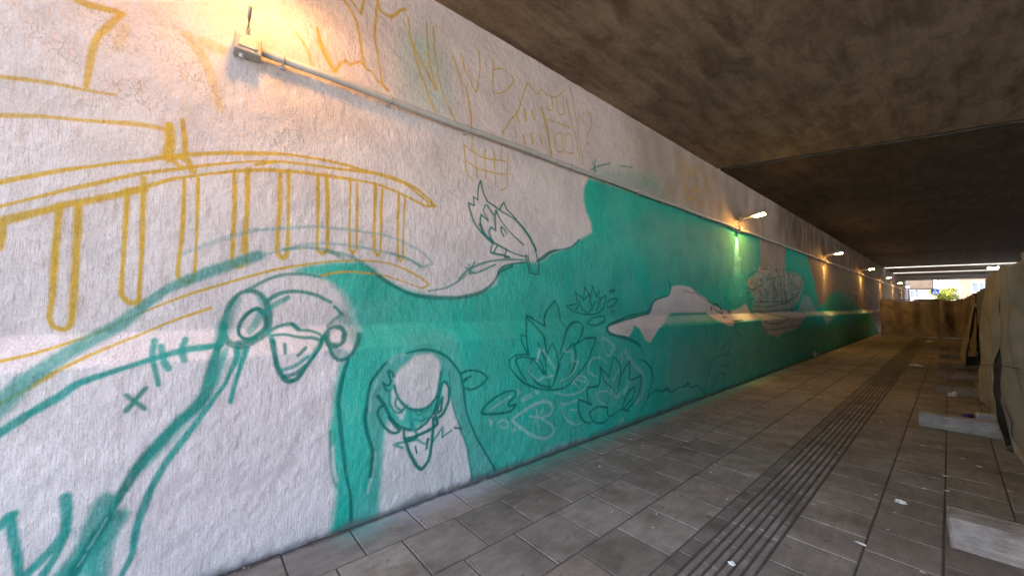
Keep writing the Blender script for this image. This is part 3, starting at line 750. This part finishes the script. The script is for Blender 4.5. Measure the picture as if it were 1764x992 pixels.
# ------------------------------------------------------------------ bridge decks overhead and an unseen light-blocking wall
def deck(y0, y1, label, skew=0.36, th=1.0, x0=-0.62, x1=15.0, z=CEIL, k0=None, k1=None, mat=None):
    k0 = skew if k0 is None else k0; k1 = skew if k1 is None else k1
    n = 40; m = 2
    bm = bmesh.new()
    b = [(x0, y0 + k0 * x0), (x1, y0 + k0 * x1), (x1, y1 + k1 * x1), (x0, y1 + k1 * x0)]
    lo = [bm.verts.new((p[0], p[1], z)) for p in b]; hi = [bm.verts.new((p[0], p[1], z + th)) for p in b]
    bm.faces.new(lo); bm.faces.new(hi[::-1])
    for k in range(4):
        bm.faces.new((lo[k], lo[(k + 1) % 4], hi[(k + 1) % 4], hi[k]))
    bmesh.ops.bevel(bm, geom=[e for e in bm.edges if e.verts[0] in lo and e.verts[1] in lo], offset=0.04, segments=2, affect='EDGES')
    o = obj('bridge_deck', bm, mat or M_SOOT_DIM)
    if y0 > 30: o.data.materials.append(M_FASCIA_LIT)
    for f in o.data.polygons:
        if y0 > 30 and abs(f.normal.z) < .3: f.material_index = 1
    return tag(o, label, 'bridge deck')
deck(-1.4, 8.07, 'stained brown concrete deck overhead, nearest to the viewer', k0=0, mat=M_CEIL)
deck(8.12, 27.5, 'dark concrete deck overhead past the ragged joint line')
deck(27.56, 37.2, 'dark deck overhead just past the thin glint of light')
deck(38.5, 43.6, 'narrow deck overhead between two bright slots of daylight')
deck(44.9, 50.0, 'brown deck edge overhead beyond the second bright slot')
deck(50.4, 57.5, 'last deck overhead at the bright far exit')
# ragged joint filler hanging from the first joint
bm = bmesh.new()
pts = []
for i in range(60):
    x = 0.0 + i * 0.09
    pts.append((x, 8.095 + .36 * x + random.uniform(-.02, .02), CEIL - .006 + random.uniform(-.012, .004)))
tube(bm, pts, [random.uniform(.008, .035) for _ in pts], 6)
tag(obj('joint_sealant', bm, M_ROPE), 'ragged dark sealant along the joint across the ceiling', 'sealant')
bm = bmesh.new()
box(bm, (15.0, 42, 2.15), (.5, 44, 4.28))
tag(obj('light_block_wall', bm, M_CEIL), kind='structure')  # unseen wall added on the right to hold back daylight

# ------------------------------------------------------------------ conduit and lamps
CZ = 3.235; CX = -SETB + 0.052
root = empty('conduit', (CX, 0, CZ), 'grey conduit pipe clipped along the upper mural wall', 'conduit')
bm = bmesh.new()
tube(bm, [(0, .22 + i * .5, 0.006 * math.sin(i * 1.7)) for i in range(118)], 0.026, 12)
obj('pipe', bm, M_PVC, root, True)
bm = bmesh.new()
tube(bm, [(math.cos(a) * .031, 0, math.sin(a) * .031) for a in [math.radians(d) for d in range(-100, 101, 20)]], .006, 6)
box(bm, (-.028, 0, -.038), (.02, .03, .02), None, .003)
clip0 = obj('clip', bm, M_GALV, root, True)
clip0.location = (0, .4, 0)
for i in range(1, 54):
    c = clip0.copy(); COL.objects.link(c); c.parent = root; c.location = (0, .4 + i * .75, 0)

M_LENS = mat_emit('lamp_glow', (1.0, 0.50, 0.12), 46)
M_LENS1 = mat_emit('lamp_glow_near', (1.0, 0.44, 0.09), 29)
def make_lamp(label):
    r = empty('wall_lamp', (-SETB, 8.9, CZ), label, 'lamp', 'floodlights along the mural wall')
    bm = bmesh.new()
    box(bm, (.055, 0, -.005), (.10, .145, .11), None, .008)
    jb = obj('junction_box', bm, M_LAMPBODY, r)
    bm = bmesh.new()
    box(bm, (.107, 0, 0), (.008, .10, .07), None, .003)
    for dy in (-.04, .04): tube(bm, [(.108, dy, .027), (.115, dy, .027)], .006, 8); tube(bm, [(.108, dy, -.027), (.115, dy, -.027)], .006, 8)
    tube(bm, [(.06, -.03, -.06), (.055, -.03, -.085)], .014, 8)
    obj('lid', bm, M_GALV, jb)
    bm = bmesh.new()
    tube(bm, [(.04, 0, .05), (.05, 0, .12), (.09, 0, .18), (.16, 0, .21)], .011, 8)
    obj('bracket', bm, M_LAMPBODY, r, True)
    bm = bmesh.new()
    R = Matrix.Rotation(math.radians(-8), 3, 'Y')
    box(bm, (.29, .06, .262), (.46, .19, .06), R, .012)
    for k in range(7):
        box(bm, (.13 + k * .045, .06, .296 + k * .0045), (.006, .17, .022), R)
    hd = obj('lamp_head', bm, M_LAMPBODY, r)
    bm = bmesh.new()
    box(bm, (.43, .06, .246), (.19, .14, .045), R, .018)
    obj('lens', bm, M_LENS, hd, True)
    return r
LAMPS = [(8.9, 'second floodlight along the mural wall, glowing above a lit green patch'),
         (17.55, 'third floodlight along the wall, above the first bare beige stretch'),
         (26.2, 'fourth floodlight along the wall, just short of the cross hoarding'),
         (34.6, 'fifth floodlight along the wall, first one behind the cross hoarding'),
         (43.0, 'sixth floodlight along the wall, second one behind the cross hoarding'),
         (51.5, 'farthest floodlight at the bright end of the painted wall')]
lamp0 = make_lamp(LAMPS[0][1])
def copy_tree(o, parent=None):
    c = o.copy(); COL.objects.link(c)
    if parent: c.parent = parent
    for ch in list(o.children): copy_tree(ch, c)
    return c
near = copy_tree(lamp0); near.location = (-SETB, .20, CZ)
near['label'] = 'nearest wall lamp, its grey box at the start of the conduit'
for ch in near.children:
    if ch.name.startswith('lamp_head'):
        ch.location.z = .29
        for l in ch.children:
            l.data = l.data.copy(); l.data.materials.clear(); l.data.materials.append(M_LENS1)
roots = [lamp0]
for yy, lab in LAMPS[1:]:
    r = copy_tree(lamp0); r.location = (-SETB, yy, CZ); r['label'] = lab; roots.append(r)
def spot(parent):
    ld = bpy.data.lights.new('downlight', 'SPOT'); ld.energy = 16; ld.color = (1, .68, .26)
    ld.spot_size = math.radians(46); ld.spot_blend = .9; ld.shadow_soft_size = .012
    lo = bpy.data.objects.new('downlight', ld); COL.objects.link(lo); lo.parent = parent
    lo.location = (.06, 0, -.085)
    lo.rotation_euler = (0, math.radians(10), 0)
for r in roots: spot(r)

# ceiling lamp far right
def ceiling_lamp(x, y, label):
    r = empty('ceiling_lamp', (x, y, CEIL), label, 'lamp')
    bm = bmesh.new(); box(bm, (0, 0, -.05), (.6, .9, .1), None, .02); obj('lamp_housing', bm, M_LAMPBODY, r)
    bm = bmesh.new(); box(bm, (0, 0, -.115), (.5, .8, .03), None, .01); obj('lens', bm, mat_emit('white_glow', (1, .93, .75), 30), r)
ceiling_lamp(4.85, 41.6, 'wide white ceiling light above the right hand hoarding')

# ------------------------------------------------------------------ hoarding: tarpaulins on steel frames, concrete feet
def tarp(name, parent, p00, p10, p11, p01, folds, seed, sag=0.0, nu=90, nv=60, hem=0.0):
    """cloth between four corners (bottom start, bottom end, top end, top start)"""
    u = np.linspace(0, 1, nu)[:, None]; v = np.linspace(0, 1, nv)[None, :]
    p = [np.array(q, float) for q in (p00, p10, p11, p01)]
    P = ((1 - u) * (1 - v))[..., None] * p[0] + (u * (1 - v))[..., None] * p[1] + (u * v)[..., None] * p[2] + ((1 - u) * v)[..., None] * p[3]
    nrm = np.cross(p[1] - p[0], p[3] - p[0]); nrm /= np.linalg.norm(nrm)
    L = np.linalg.norm(p[1] - p[0]); Hh = np.linalg.norm(p[3] - p[0])
    a = u * L + 0 * v; b = v * Hh + 0 * u
    rid = lambda n: 1 - np.abs(2 * n - 1)
    ph = 5 * vnoise(a * 0.6, b * 0.35, 0.8, seed + 6)
    h = folds * (0.38 * np.sin(2 * math.pi * a / 0.66 + ph + seed) * (1 - 0.45 * v) + 0.9 * (vnoise(a + 0.3 * b, b * 0.3, 0.75, seed) - 0.5)) * 1.25
    h = h + folds * 0.45 * (rid(vnoise(a - 0.9 * b, b * 0.6, 0.8, seed + 5)) ** 3 - 0.3) + 0.016 * (rid(vnoise(a + .6 * b, b * 0.5, 0.17, seed + 2)) - 0.5)
    h = h * (0.5 + 0.5 * np.sin(np.pi * np.clip(v * 0.95 + .02, 0, 1)))
    P = P + nrm * h[..., None]
    P[..., 2] -= sag * (np.sin(np.pi * u) * v) + 0.11 * (vnoise(a, b * 0, .35, seed + 3) - .5) * v
    P[..., 2] = np.maximum(P[..., 2], 0.012)
    return grid_mesh(name, P, M_TARP, parent, True, 0.004)

def frame(root, a, b, h=1.98):
    for q in (a, b):
        bm = bmesh.new(); tube(bm, [(q[0], q[1], 0.0), (q[0], q[1], h)], .021, 8); obj('post', bm, M_STEEL, root, True)
    bm = bmesh.new(); tube(bm, [(a[0], a[1], h - .03), (b[0], b[1], h - .03)], .016, 8); obj('rail', bm, M_STEEL, root, True)

FX = 3.30
HG = 'tarpaulin covered hoarding panels'
def panel(y0, y1, label, xb0, xb1, xt0, xt1, folds, seed, z0=1.98, z1=1.98, zb0=.02, zb1=.02, sag=.03):
    r = empty('hoarding_panel', (0, 0, 0), label, 'hoarding', HG)
    frame(r, (FX, y0 + .04), (FX, y1 - .04))
    bm = bmesh.new(); box(bm, (FX + .06, (y0 + y1) / 2, 0.5 * min(z0, z1)), (.03, y1 - y0 - .004, min(z0, z1) - .06)); obj('gap_blocker', bm, M_GAP_DARK, r)  # added near-black sheet: stops daylight and darkens the gaps between tarpaulins
    tarp('tarpaulin', r, (xb0, y0, zb0), (xb1, y1, zb1), (xt1, y1, z1), (xt0, y0, z0), folds, seed, sag)
    return r
r1 = panel(2.2, 6.72, 'brown tarpaulin panel at the right edge, nearest to the viewer', 3.26, 3.25, 3.22, 3.18, .15, 21, 1.95, 2.0)
r2 = panel(6.70, 9.05, 'large creased tan tarpaulin panel tied with a cord, beside two concrete feet', 3.20, 3.19, 3.19, 3.20, .17, 33, 2.0, 2.02)
r2b = panel(9.0, 10.45, 'tarpaulin panel bulging out over the paving at its foot, behind the creased one', 3.14, 3.03, 3.19, 3.20, .14, 37, 2.01, 2.02)
r3 = panel(10.4, 14.4, 'shadowed tarpaulin panel with sagging top behind the bulging one', 3.22, 3.24, 3.24, 3.26, .08, 45, 1.96, 1.92)
r4 = panel(14.4, 17.6, 'tarpaulin flap leaning out over the paving at its foot', 2.97, 2.92, 3.20, 3.24, .05, 52, 1.62, 1.60, .05, .05)
r5 = panel(17.5, 22.9, 'dim tarpaulin panel between the leaning flap and the corner', 3.20, 3.22, 3.26, 3.26, .08, 63, 1.97, 1.95)
r6 = panel(22.85, 28.65, 'dim tarpaulin panel meeting the cross hoarding at the corner', 3.18, 3.20, 3.24, 3.24, .08, 71, 1.97, 1.94)
bm = bmesh.new(); tube(bm, [(3.04, 10.35, .55), (3.07, 9.2, .66), (3.07, 8.2, .77), (3.08, 7.2, .87), (3.07, 6.6, .93), (3.08, 5.6, 1.02), (3.10, 4.6, 1.1)], .004, 6)
obj('cord', bm, M_ROPE, r2)
bm = bmesh.new(); tube(bm, [(3.14, 7.0, .75), (3.13, 6.9, .5), (3.18, 6.8, .22), (3.2, 6.55, .03), (3.24, 6.0, .02)], [.014, .02, .03, .035, .03], 8)
obj('hem', bm, M_TARP, r1, True)

def cross(x0, x1, label, seed, dy):
    r = empty('hoarding_panel', (0, 0, 0), label, 'hoarding', HG)
    yy = 28.6
    frame(r, (x0 + .03, yy), (x1 - .03, yy), 1.97)
    tarp('tarpaulin', r, (x1, yy - .05, .04), (x0, yy - .05, .04), (x0, yy - .04, 1.97), (x1, yy - .04, 1.95), .20, seed, .05)
    return r
cross(.32, 2.46, 'wide brown tarpaulin panel closing off the path ahead', 81, 0)
cross(2.445, 3.24, 'narrow brown tarpaulin panel in the corner of the hoardings', 92, 0)

# concrete feet
def foot(x0, y0, L, W, H, rz, label, first=[None]):
    bm = bmesh.new()
    box(bm, (L / 2, W / 2, H / 2), (L, W, H), None, .012)
    bmesh.ops.subdivide_edges(bm, edges=bm.edges[:], cuts=4, use_grid_fill=True)
    for v in bm.verts:
        v.co += Vector((random.uniform(-1, 1), random.uniform(-1, 1), random.uniform(-1, 1))) * .004
    o = obj('concrete_block', bm, M_BLOCK if y0 < 9 else M_BLOCK_D)
    o.location = (x0, y0, 0); o.rotation_euler = (0, 0, rz)
    return tag(o, label, 'concrete block', 'concrete feet under the hoarding')
foot(2.735, 3.77, .95, .22, .19, .05, 'pale worn concrete foot nearest the viewer, at the lower right')
foot(2.47, 7.28, .95, .16, .17, -.03, 'long grey concrete foot with a silver carton behind it')
foot(2.55, 10.25, .8, .16, .15, .02, 'brownish concrete foot behind a crumpled white tissue')
foot(2.53, 12.5, .8, .16, .12, .0, 'dark concrete foot just before the leaning flap')
foot(2.55, 14.6, .75, .16, .12, .0, 'dark concrete foot under the leaning flap')
foot(2.52, 17.2, .75, .16, .12, .0, 'dim concrete foot right behind the leaning flap')
foot(2.50, 20.6, .75, .16, .12, .0, 'dim concrete foot farthest along, before the corner')

# ------------------------------------------------------------------ litter
bm = bmesh.new()
for _ in range(420):
    c_ = Vector((abs(random.gauss(0, .035)) + .002, random.uniform(-.5, 14), .004)); s_ = random.uniform(.003, .011)
    vv = [bm.verts.new(c_ + Vector((random.uniform(-1, 1) * s_, random.uniform(-1.4, 1.4) * s_, z_))) for z_ in (0, 0, 0, s_ * 1.1)]
    for f_ in ((0, 1, 2), (0, 1, 3), (1, 2, 3), (2, 0, 3)): bm.faces.new([vv[i_] for i_ in f_])
tag(obj('grit', bm, M_BLOCK_D), 'fine grit and flaked paint along the foot of the wall', 'grit', kind='stuff')
def crumple(name, px, size, label, cat='litter', mat=None, flat=.5, z=0.0, group=None, seed=0):
    bm = bmesh.new()
    bmesh.ops.create_icosphere(bm, subdivisions=3, radius=1)
    rr = random.Random(seed)
    ph = [rr.uniform(0, 6) for _ in range(6)]
    for v in bm.verts:
        c = v.co
        f = .72 + .28 * math.sin(3.1 * c.x + ph[0]) * math.sin(3.7 * c.y + ph[1]) + .22 * math.sin(6 * c.z + 5 * c.x + ph[2]) + rr.uniform(-.14, .14)
        v.co = Vector((c.x * f * size[0], c.y * f * size[1], max(c.z, -.75) * f * size[2]))
    mn = min(v.co.z for v in bm.verts)
    for v in bm.verts: v.co.z -= mn
    p = on_floor(*px)
    o = obj(name, bm, mat or M_PAPER)
    o.location = (p[0], p[1], .004 + z)
    o.rotation_euler = (0, 0, rr.uniform(0, 6))
    return tag(o, label, cat, group)
crumple('crumpled_paper', (1261, 974), (.022, .018, .012), 'white paper scrap on the ribbed tactile strip', seed=1)
crumple('crumpled_paper', (1553, 868), (.04, .03, .018), 'crumpled white paper in the middle of the right hand slabs', seed=2)
crumple('crumpled_tissue', (1643, 683), (.12, .05, .045), 'crumpled white tissue lying in front of a brownish concrete foot', seed=3)
crumple('crumpled_tissue', (1661, 679), (.075, .06, .07), 'upright white tissue ball next to the long crumpled tissue', seed=33)
crumple('crumpled_tissue', (1579, 631), (.16, .10, .03), 'flattened pale wrapper beside the far end of the tactile strip', seed=4)
crumple('crumpled_tissue', (1602, 590), (.22, .14, .05), 'small heap of pale litter ahead of the cross hoarding', seed=5)
crumple('concrete_lump', (1405, 616), (.10, .12, .10), 'broken grey concrete lump at the foot of the mural', 'rubble', M_BLOCK, seed=6)
p = on_floor(1703, 735)
bm = bmesh.new(); box(bm, (0, 0, .07), (.20, .12, .14), None, .012)
o = obj('carton', bm, mat_simple('silver_card', (.55, .56, .56), .35, .5, .2)); o.location = (p[0], p[1] + .12, 0.004); o.rotation_euler = (0, 0, .2)
tag(o, 'silver drink carton standing behind a long concrete foot', 'carton')
crumple('plastic_wrapper', (1673, 724), (.10, .07, .05), 'dark purple plastic wrapper behind a long concrete foot', mat=mat_simple('purple_film', (.06, .02, .10), .4), seed=8)
flat_spots = [(1482, 938, .075), (1591, 842, .04), (1510, 853, .035), (1630, 821, .05), (1590, 768, .05), (1618, 769, .03), (1658, 790, .04), (1686, 804, .06), (1518, 727, .05),
              (1423, 717, .04), (1465, 743, .03), (1630, 846, .05), (1740, 847, .04), (1590, 987, .04), (1402, 789, .03), (1033, 804, .05), (1131, 886, .025), (1054, 882, .02), (984, 864, .02),
              (1225, 814, .03), (1086, 757, .035), (1107, 768, .03), (1313, 914, .03), (1352, 672, .05), (1395, 667, .06), (1551, 661, .07), (1613, 675, .09), (1619, 617, .14), (1385, 862, .02), (1445, 780, .03), (1347, 834, .02), (1700, 858, .02), (1696, 908, .02)]
flat_spots = [(on_floor(a, b), c) for a, b, c in flat_spots] + [((random.uniform(.25, 3.1), random.uniform(1.6, 11), 0), random.uniform(.012, .03)) for _ in range(38)]
for k, (p, s) in enumerate(flat_spots):
    bm = bmesh.new()
    a = s * random.uniform(.8, 1.1); b = s * random.uniform(.25, .5)
    vs = [bm.verts.new((a / 2 * math.cos(t) * random.uniform(.75, 1.1), b / 2 * math.sin(t) * random.uniform(.75, 1.1), random.uniform(0, .25) * b)) for t in [i * math.pi / 4 for i in range(8)]]
    top = bm.verts.new((0, 0, b * .3))
    for i in range(8): bm.faces.new((vs[i], vs[(i + 1) % 8], top))
    bot = bm.verts.new((0, 0, -.001))
    for i in range(8): bm.faces.new((vs[(i + 1) % 8], vs[i], bot))
    o = obj('paper_scrap', bm, M_PAPER); o.location = (p[0], p[1], .005); o.rotation_euler = (0, 0, random.uniform(-.5, .5))
    tag(o, 'tiny white paper scrap lying on the grey paving', 'litter', 'tiny paper scraps on the paving')

# ------------------------------------------------------------------ the street beyond the exit
M_BRICK = None
t = NT('red_brick'); p_ = t.pos()
bk = t.n('ShaderNodeTexBrick'); bk.inputs['Scale'].default_value = 1.0
bk.inputs['Color1'].default_value = (.14, .062, .043, 1); bk.inputs['Color2'].default_value = (.18, .092, .066, 1); bk.inputs['Mortar'].default_value = (.24, .19, .15, 1)
bk.inputs['Brick Width'].default_value = .5; bk.inputs['Row Height'].default_value = .16; bk.inputs['Mortar Size'].default_value = .02
mp = t.n('ShaderNodeMapping'); mp.inputs['Rotation'].default_value = (math.radians(-90), 0, 0); t.l(p_, mp.inputs[0]); t.l(mp.outputs[0], bk.inputs['Vector'])
t.base(bk.outputs['Color']); M_BRICK = t.m
M_PLASTER = mat_simple('white_render', (.30, .31, .32), .8, 0, .08, 2)
M_GLASS = mat_simple('window_glass', (.08, .10, .12), .1, 0, .1, 2, 0)
M_BLUE = mat_simple('sign_blue', (.02, .12, .55), .4, 0, .05, 4, 0)
M_WHITE = mat_simple('sign_white', (.85, .85, .85), .4, 0, .03, 4, 0)
M_BARK = mat_simple('bark', (.10, .075, .05), .9, 0, .3, 20)

def building(name, x0, x1, y, h, mat, label, cols, rows, wz, sill=True):
    r = empty(name, ((x0 + x1) / 2, y, 0), label, 'building')
    W = x1 - x0
    bm = bmesh.new(); box(bm, (0, 5, h / 2), (W, 10, h)); obj('wall', bm, mat, r)
    bm = bmesh.new(); box(bm, (0, 5, h + .15), (W + .5, 10.5, .3)); obj('roof', bm, M_PLASTER, r)
    for i in range(cols):
        for j in range(rows):
            cx = -W / 2 + (i + .5) * W / cols; cz = wz + j * 3.2
            bm = bmesh.new(); 
            for dx in (-.62, .62): box(bm, (cx + dx, -.03, cz), (.1, .12, 1.5))
            for dz in (-.8, .8): box(bm, (cx, -.03, cz + dz), (1.34, .14, .1))
            box(bm, (cx, -.02, cz), (.06, .06, 1.5))
            f = obj('window', bm, M_WHITE, r)
            bm = bmesh.new(); box(bm, (cx, -.008, cz), (1.14, .03, 1.5)); obj('pane', bm, M_GLASS, f)
    return r
building('brick_building', 4.0, 22.0, 92, 14, M_BRICK, 'sunlit red brick building with white windows beyond the exit', 5, 3, 4.6)
building('white_building', -14.0, 3.6, 110, 11, M_PLASTER, 'white rendered building behind the street tree', 5, 2, 4.2)

def leaf_crown(r, c, R, n, mat):
    V = []; Q = []
    cl = [(np.array(c) + rng.normal(size=3) * np.array(R) * .45) for _ in range(26)]
    for i in range(n):
        q = cl[rng.integers(len(cl))] + rng.normal(size=3) * np.array(R) * .2
        d = rng.normal(size=3); d /= np.linalg.norm(d); e = np.cross(d, rng.normal(size=3)); e /= np.linalg.norm(e)
        s = rng.uniform(.06, .14)
        o = len(V); V += [q - d * s, q - e * s * .6, q + d * s, q + e * s * .6]; Q.append((o, o + 1, o + 2, o + 3))
    me = bpy.data.meshes.new('crown'); fill_mesh(me, np.array(V), np.array(Q), False); me.materials.append(mat)
    o = bpy.data.objects.new('crown', me); COL.objects.link(o); o.parent = r
M_LEAF = mat_simple('spring_leaves', (.16, .17, .02), .6, 0, .5, 2, 0)
tr = empty('street_tree', (2.4, 76, 0), 'yellow green street tree in sunlight beyond the exit', 'tree')
bm = bmesh.new(); tube(bm, [(0, 0, 0), (.05, 0, 1), (-.05, .1, 2), (.1, 0, 3.4)], [.16, .13, .11, .05], 8)
for k in range(6):
    a = k * 1.05; tube(bm, [(0, 0, 1.7 + .2 * k), (math.cos(a) * .5, math.sin(a) * .5, 2.4 + .25 * k), (math.cos(a) * 1.0, math.sin(a) * 1.0, 2.9 + .3 * k)], [.06, .04, .015], 6)
obj('trunk', bm, M_BARK, tr, True)
leaf_crown(tr, (0, 0, 3.2), (1.1, 1.0, .9), 5200, M_LEAF)

sg = empty('crossing_sign', (1.75, 66, 0), 'square blue pedestrian crossing sign on a thin pole', 'sign')
bm = bmesh.new(); tube(bm, [(0, 0, 0), (0, 0, 3.9)], .035, 8); obj('pole', bm, M_GALV, sg, True)
bm = bmesh.new(); box(bm, (0, -.06, 3.35), (.62, .03, .62), None, .01); pl = obj('sign_plate', bm, M_BLUE, sg)
bm = bmesh.new()
for a, b, c_ in (((-.22, 0, -.24), (.0, 0, .26), 0), ((.22, 0, -.24), (0, 0, .26), 0)): pass
v = [bm.verts.new(q) for q in ((-.26, -.078, 3.13), (.26, -.078, 3.13), (0, -.078, 3.60))]; bm.faces.new(v)
v2 = [bm.verts.new(q) for q in ((-.26, -.085, 3.13), (.26, -.085, 3.13), (0, -.085, 3.60))]; bm.faces.new(v2[::-1])
for k in range(3): bm.faces.new((v[k], v[(k + 1) % 3], v2[(k + 1) % 3], v2[k]))
tri = obj('triangle', bm, M_WHITE, pl)
bm = bmesh.new()
bmesh.ops.create_icosphere(bm, subdivisions=2, radius=.035, matrix=Matrix.Translation((.0, -.09, 3.46)))
tube(bm, [(0, -.09, 3.42), (0, -.09, 3.30)], .025, 6)
tube(bm, [(0, -.09, 3.31), (-.07, -.09, 3.17)], .016, 6); tube(bm, [(0, -.09, 3.31), (.07, -.09, 3.17)], .016, 6)
tube(bm, [(0, -.09, 3.40), (.08, -.09, 3.33)], .012, 6); tube(bm, [(0, -.09, 3.40), (-.08, -.09, 3.33)], .012, 6)
obj('walking_figure', bm, M_BLUE, tri)

M_ABUT_SHADED = mat_simple('shaded_abutment_concrete', (.085, .064, .047), .9, 0, .3, 3)  # concrete coloured darker to stand in for the deck's shade
ab = empty('abutment', (-.5, 62, 0), 'brown concrete abutment with a hanging beam end left of the exit', 'abutment')
bm = bmesh.new(); box(bm, (-.35, 2.5, 2.0), (1.1, 5, 4.0), None, .03); obj('pier', bm, M_ABUT_SHADED, ab)
bm = bmesh.new(); box(bm, (.95, 2.5, 4.3), (2.4, 4, 1.3), None, .03); obj('beam_end', bm, M_ABUT_SHADED, ab)
bm = bmesh.new(); tube(bm, [(.3 + i * .25, 64 + i * .5, 3.55 + .0055 * i * i) for i in range(22)], .02, 6)
tag(obj('cable', bm, M_ROPE), 'slack dark cable hanging across the bright exit', 'cable')
bm = bmesh.new(); tube(bm, [(-.06, 59.9, 0), (-.06, 59.9, 4.25)], .05, 8)
tag(obj('drain_pipe', bm, M_GALV), 'pale upright drain pipe where the painted wall ends', 'pipe')

# ------------------------------------------------------------------ light
w = bpy.data.worlds.new('World'); scene.world = w; w.use_nodes = True
nt = w.node_tree; bg = nt.nodes['Background']
sky = nt.nodes.new('ShaderNodeTexSky'); sky.sky_type = 'NISHITA'; sky.sun_disc = False
EL, AZ = math.radians(52), math.radians(235)     # azimuth clockwise from +Y
sky.sun_elevation = EL; sky.sun_rotation = AZ
sky.air_density = 0.8; sky.dust_density = 4.5
nt.links.new(sky.outputs[0], bg.inputs[0]); bg.inputs[1].default_value = 0.15
sd = bpy.data.lights.new('sun', 'SUN'); sd.energy = 3.5; sd.angle = math.radians(.5); sd.color = (1, .95, .87)
so = bpy.data.objects.new('sun', sd); COL.objects.link(so)
dirv = Vector((math.sin(AZ) * math.cos(EL), math.cos(AZ) * math.cos(EL), math.sin(EL)))
so.rotation_euler = dirv.to_track_quat('Z', 'Y').to_euler()
so.location = (0, -30, 40)

vs = scene.view_settings
vs.view_transform = 'Standard'; vs.look = 'None'; vs.gamma = 1.0; vs.use_curve_mapping = False
vs.exposure = 3.15
scene.render.engine = 'CYCLES'
cy = scene.cycles
cy.use_denoising = True
cy.max_bounces = 10; cy.diffuse_bounces = 7; cy.glossy_bounces = 3
cy.sample_clamp_indirect = 8.0
cy.caustics_reflective = False; cy.caustics_refractive = False
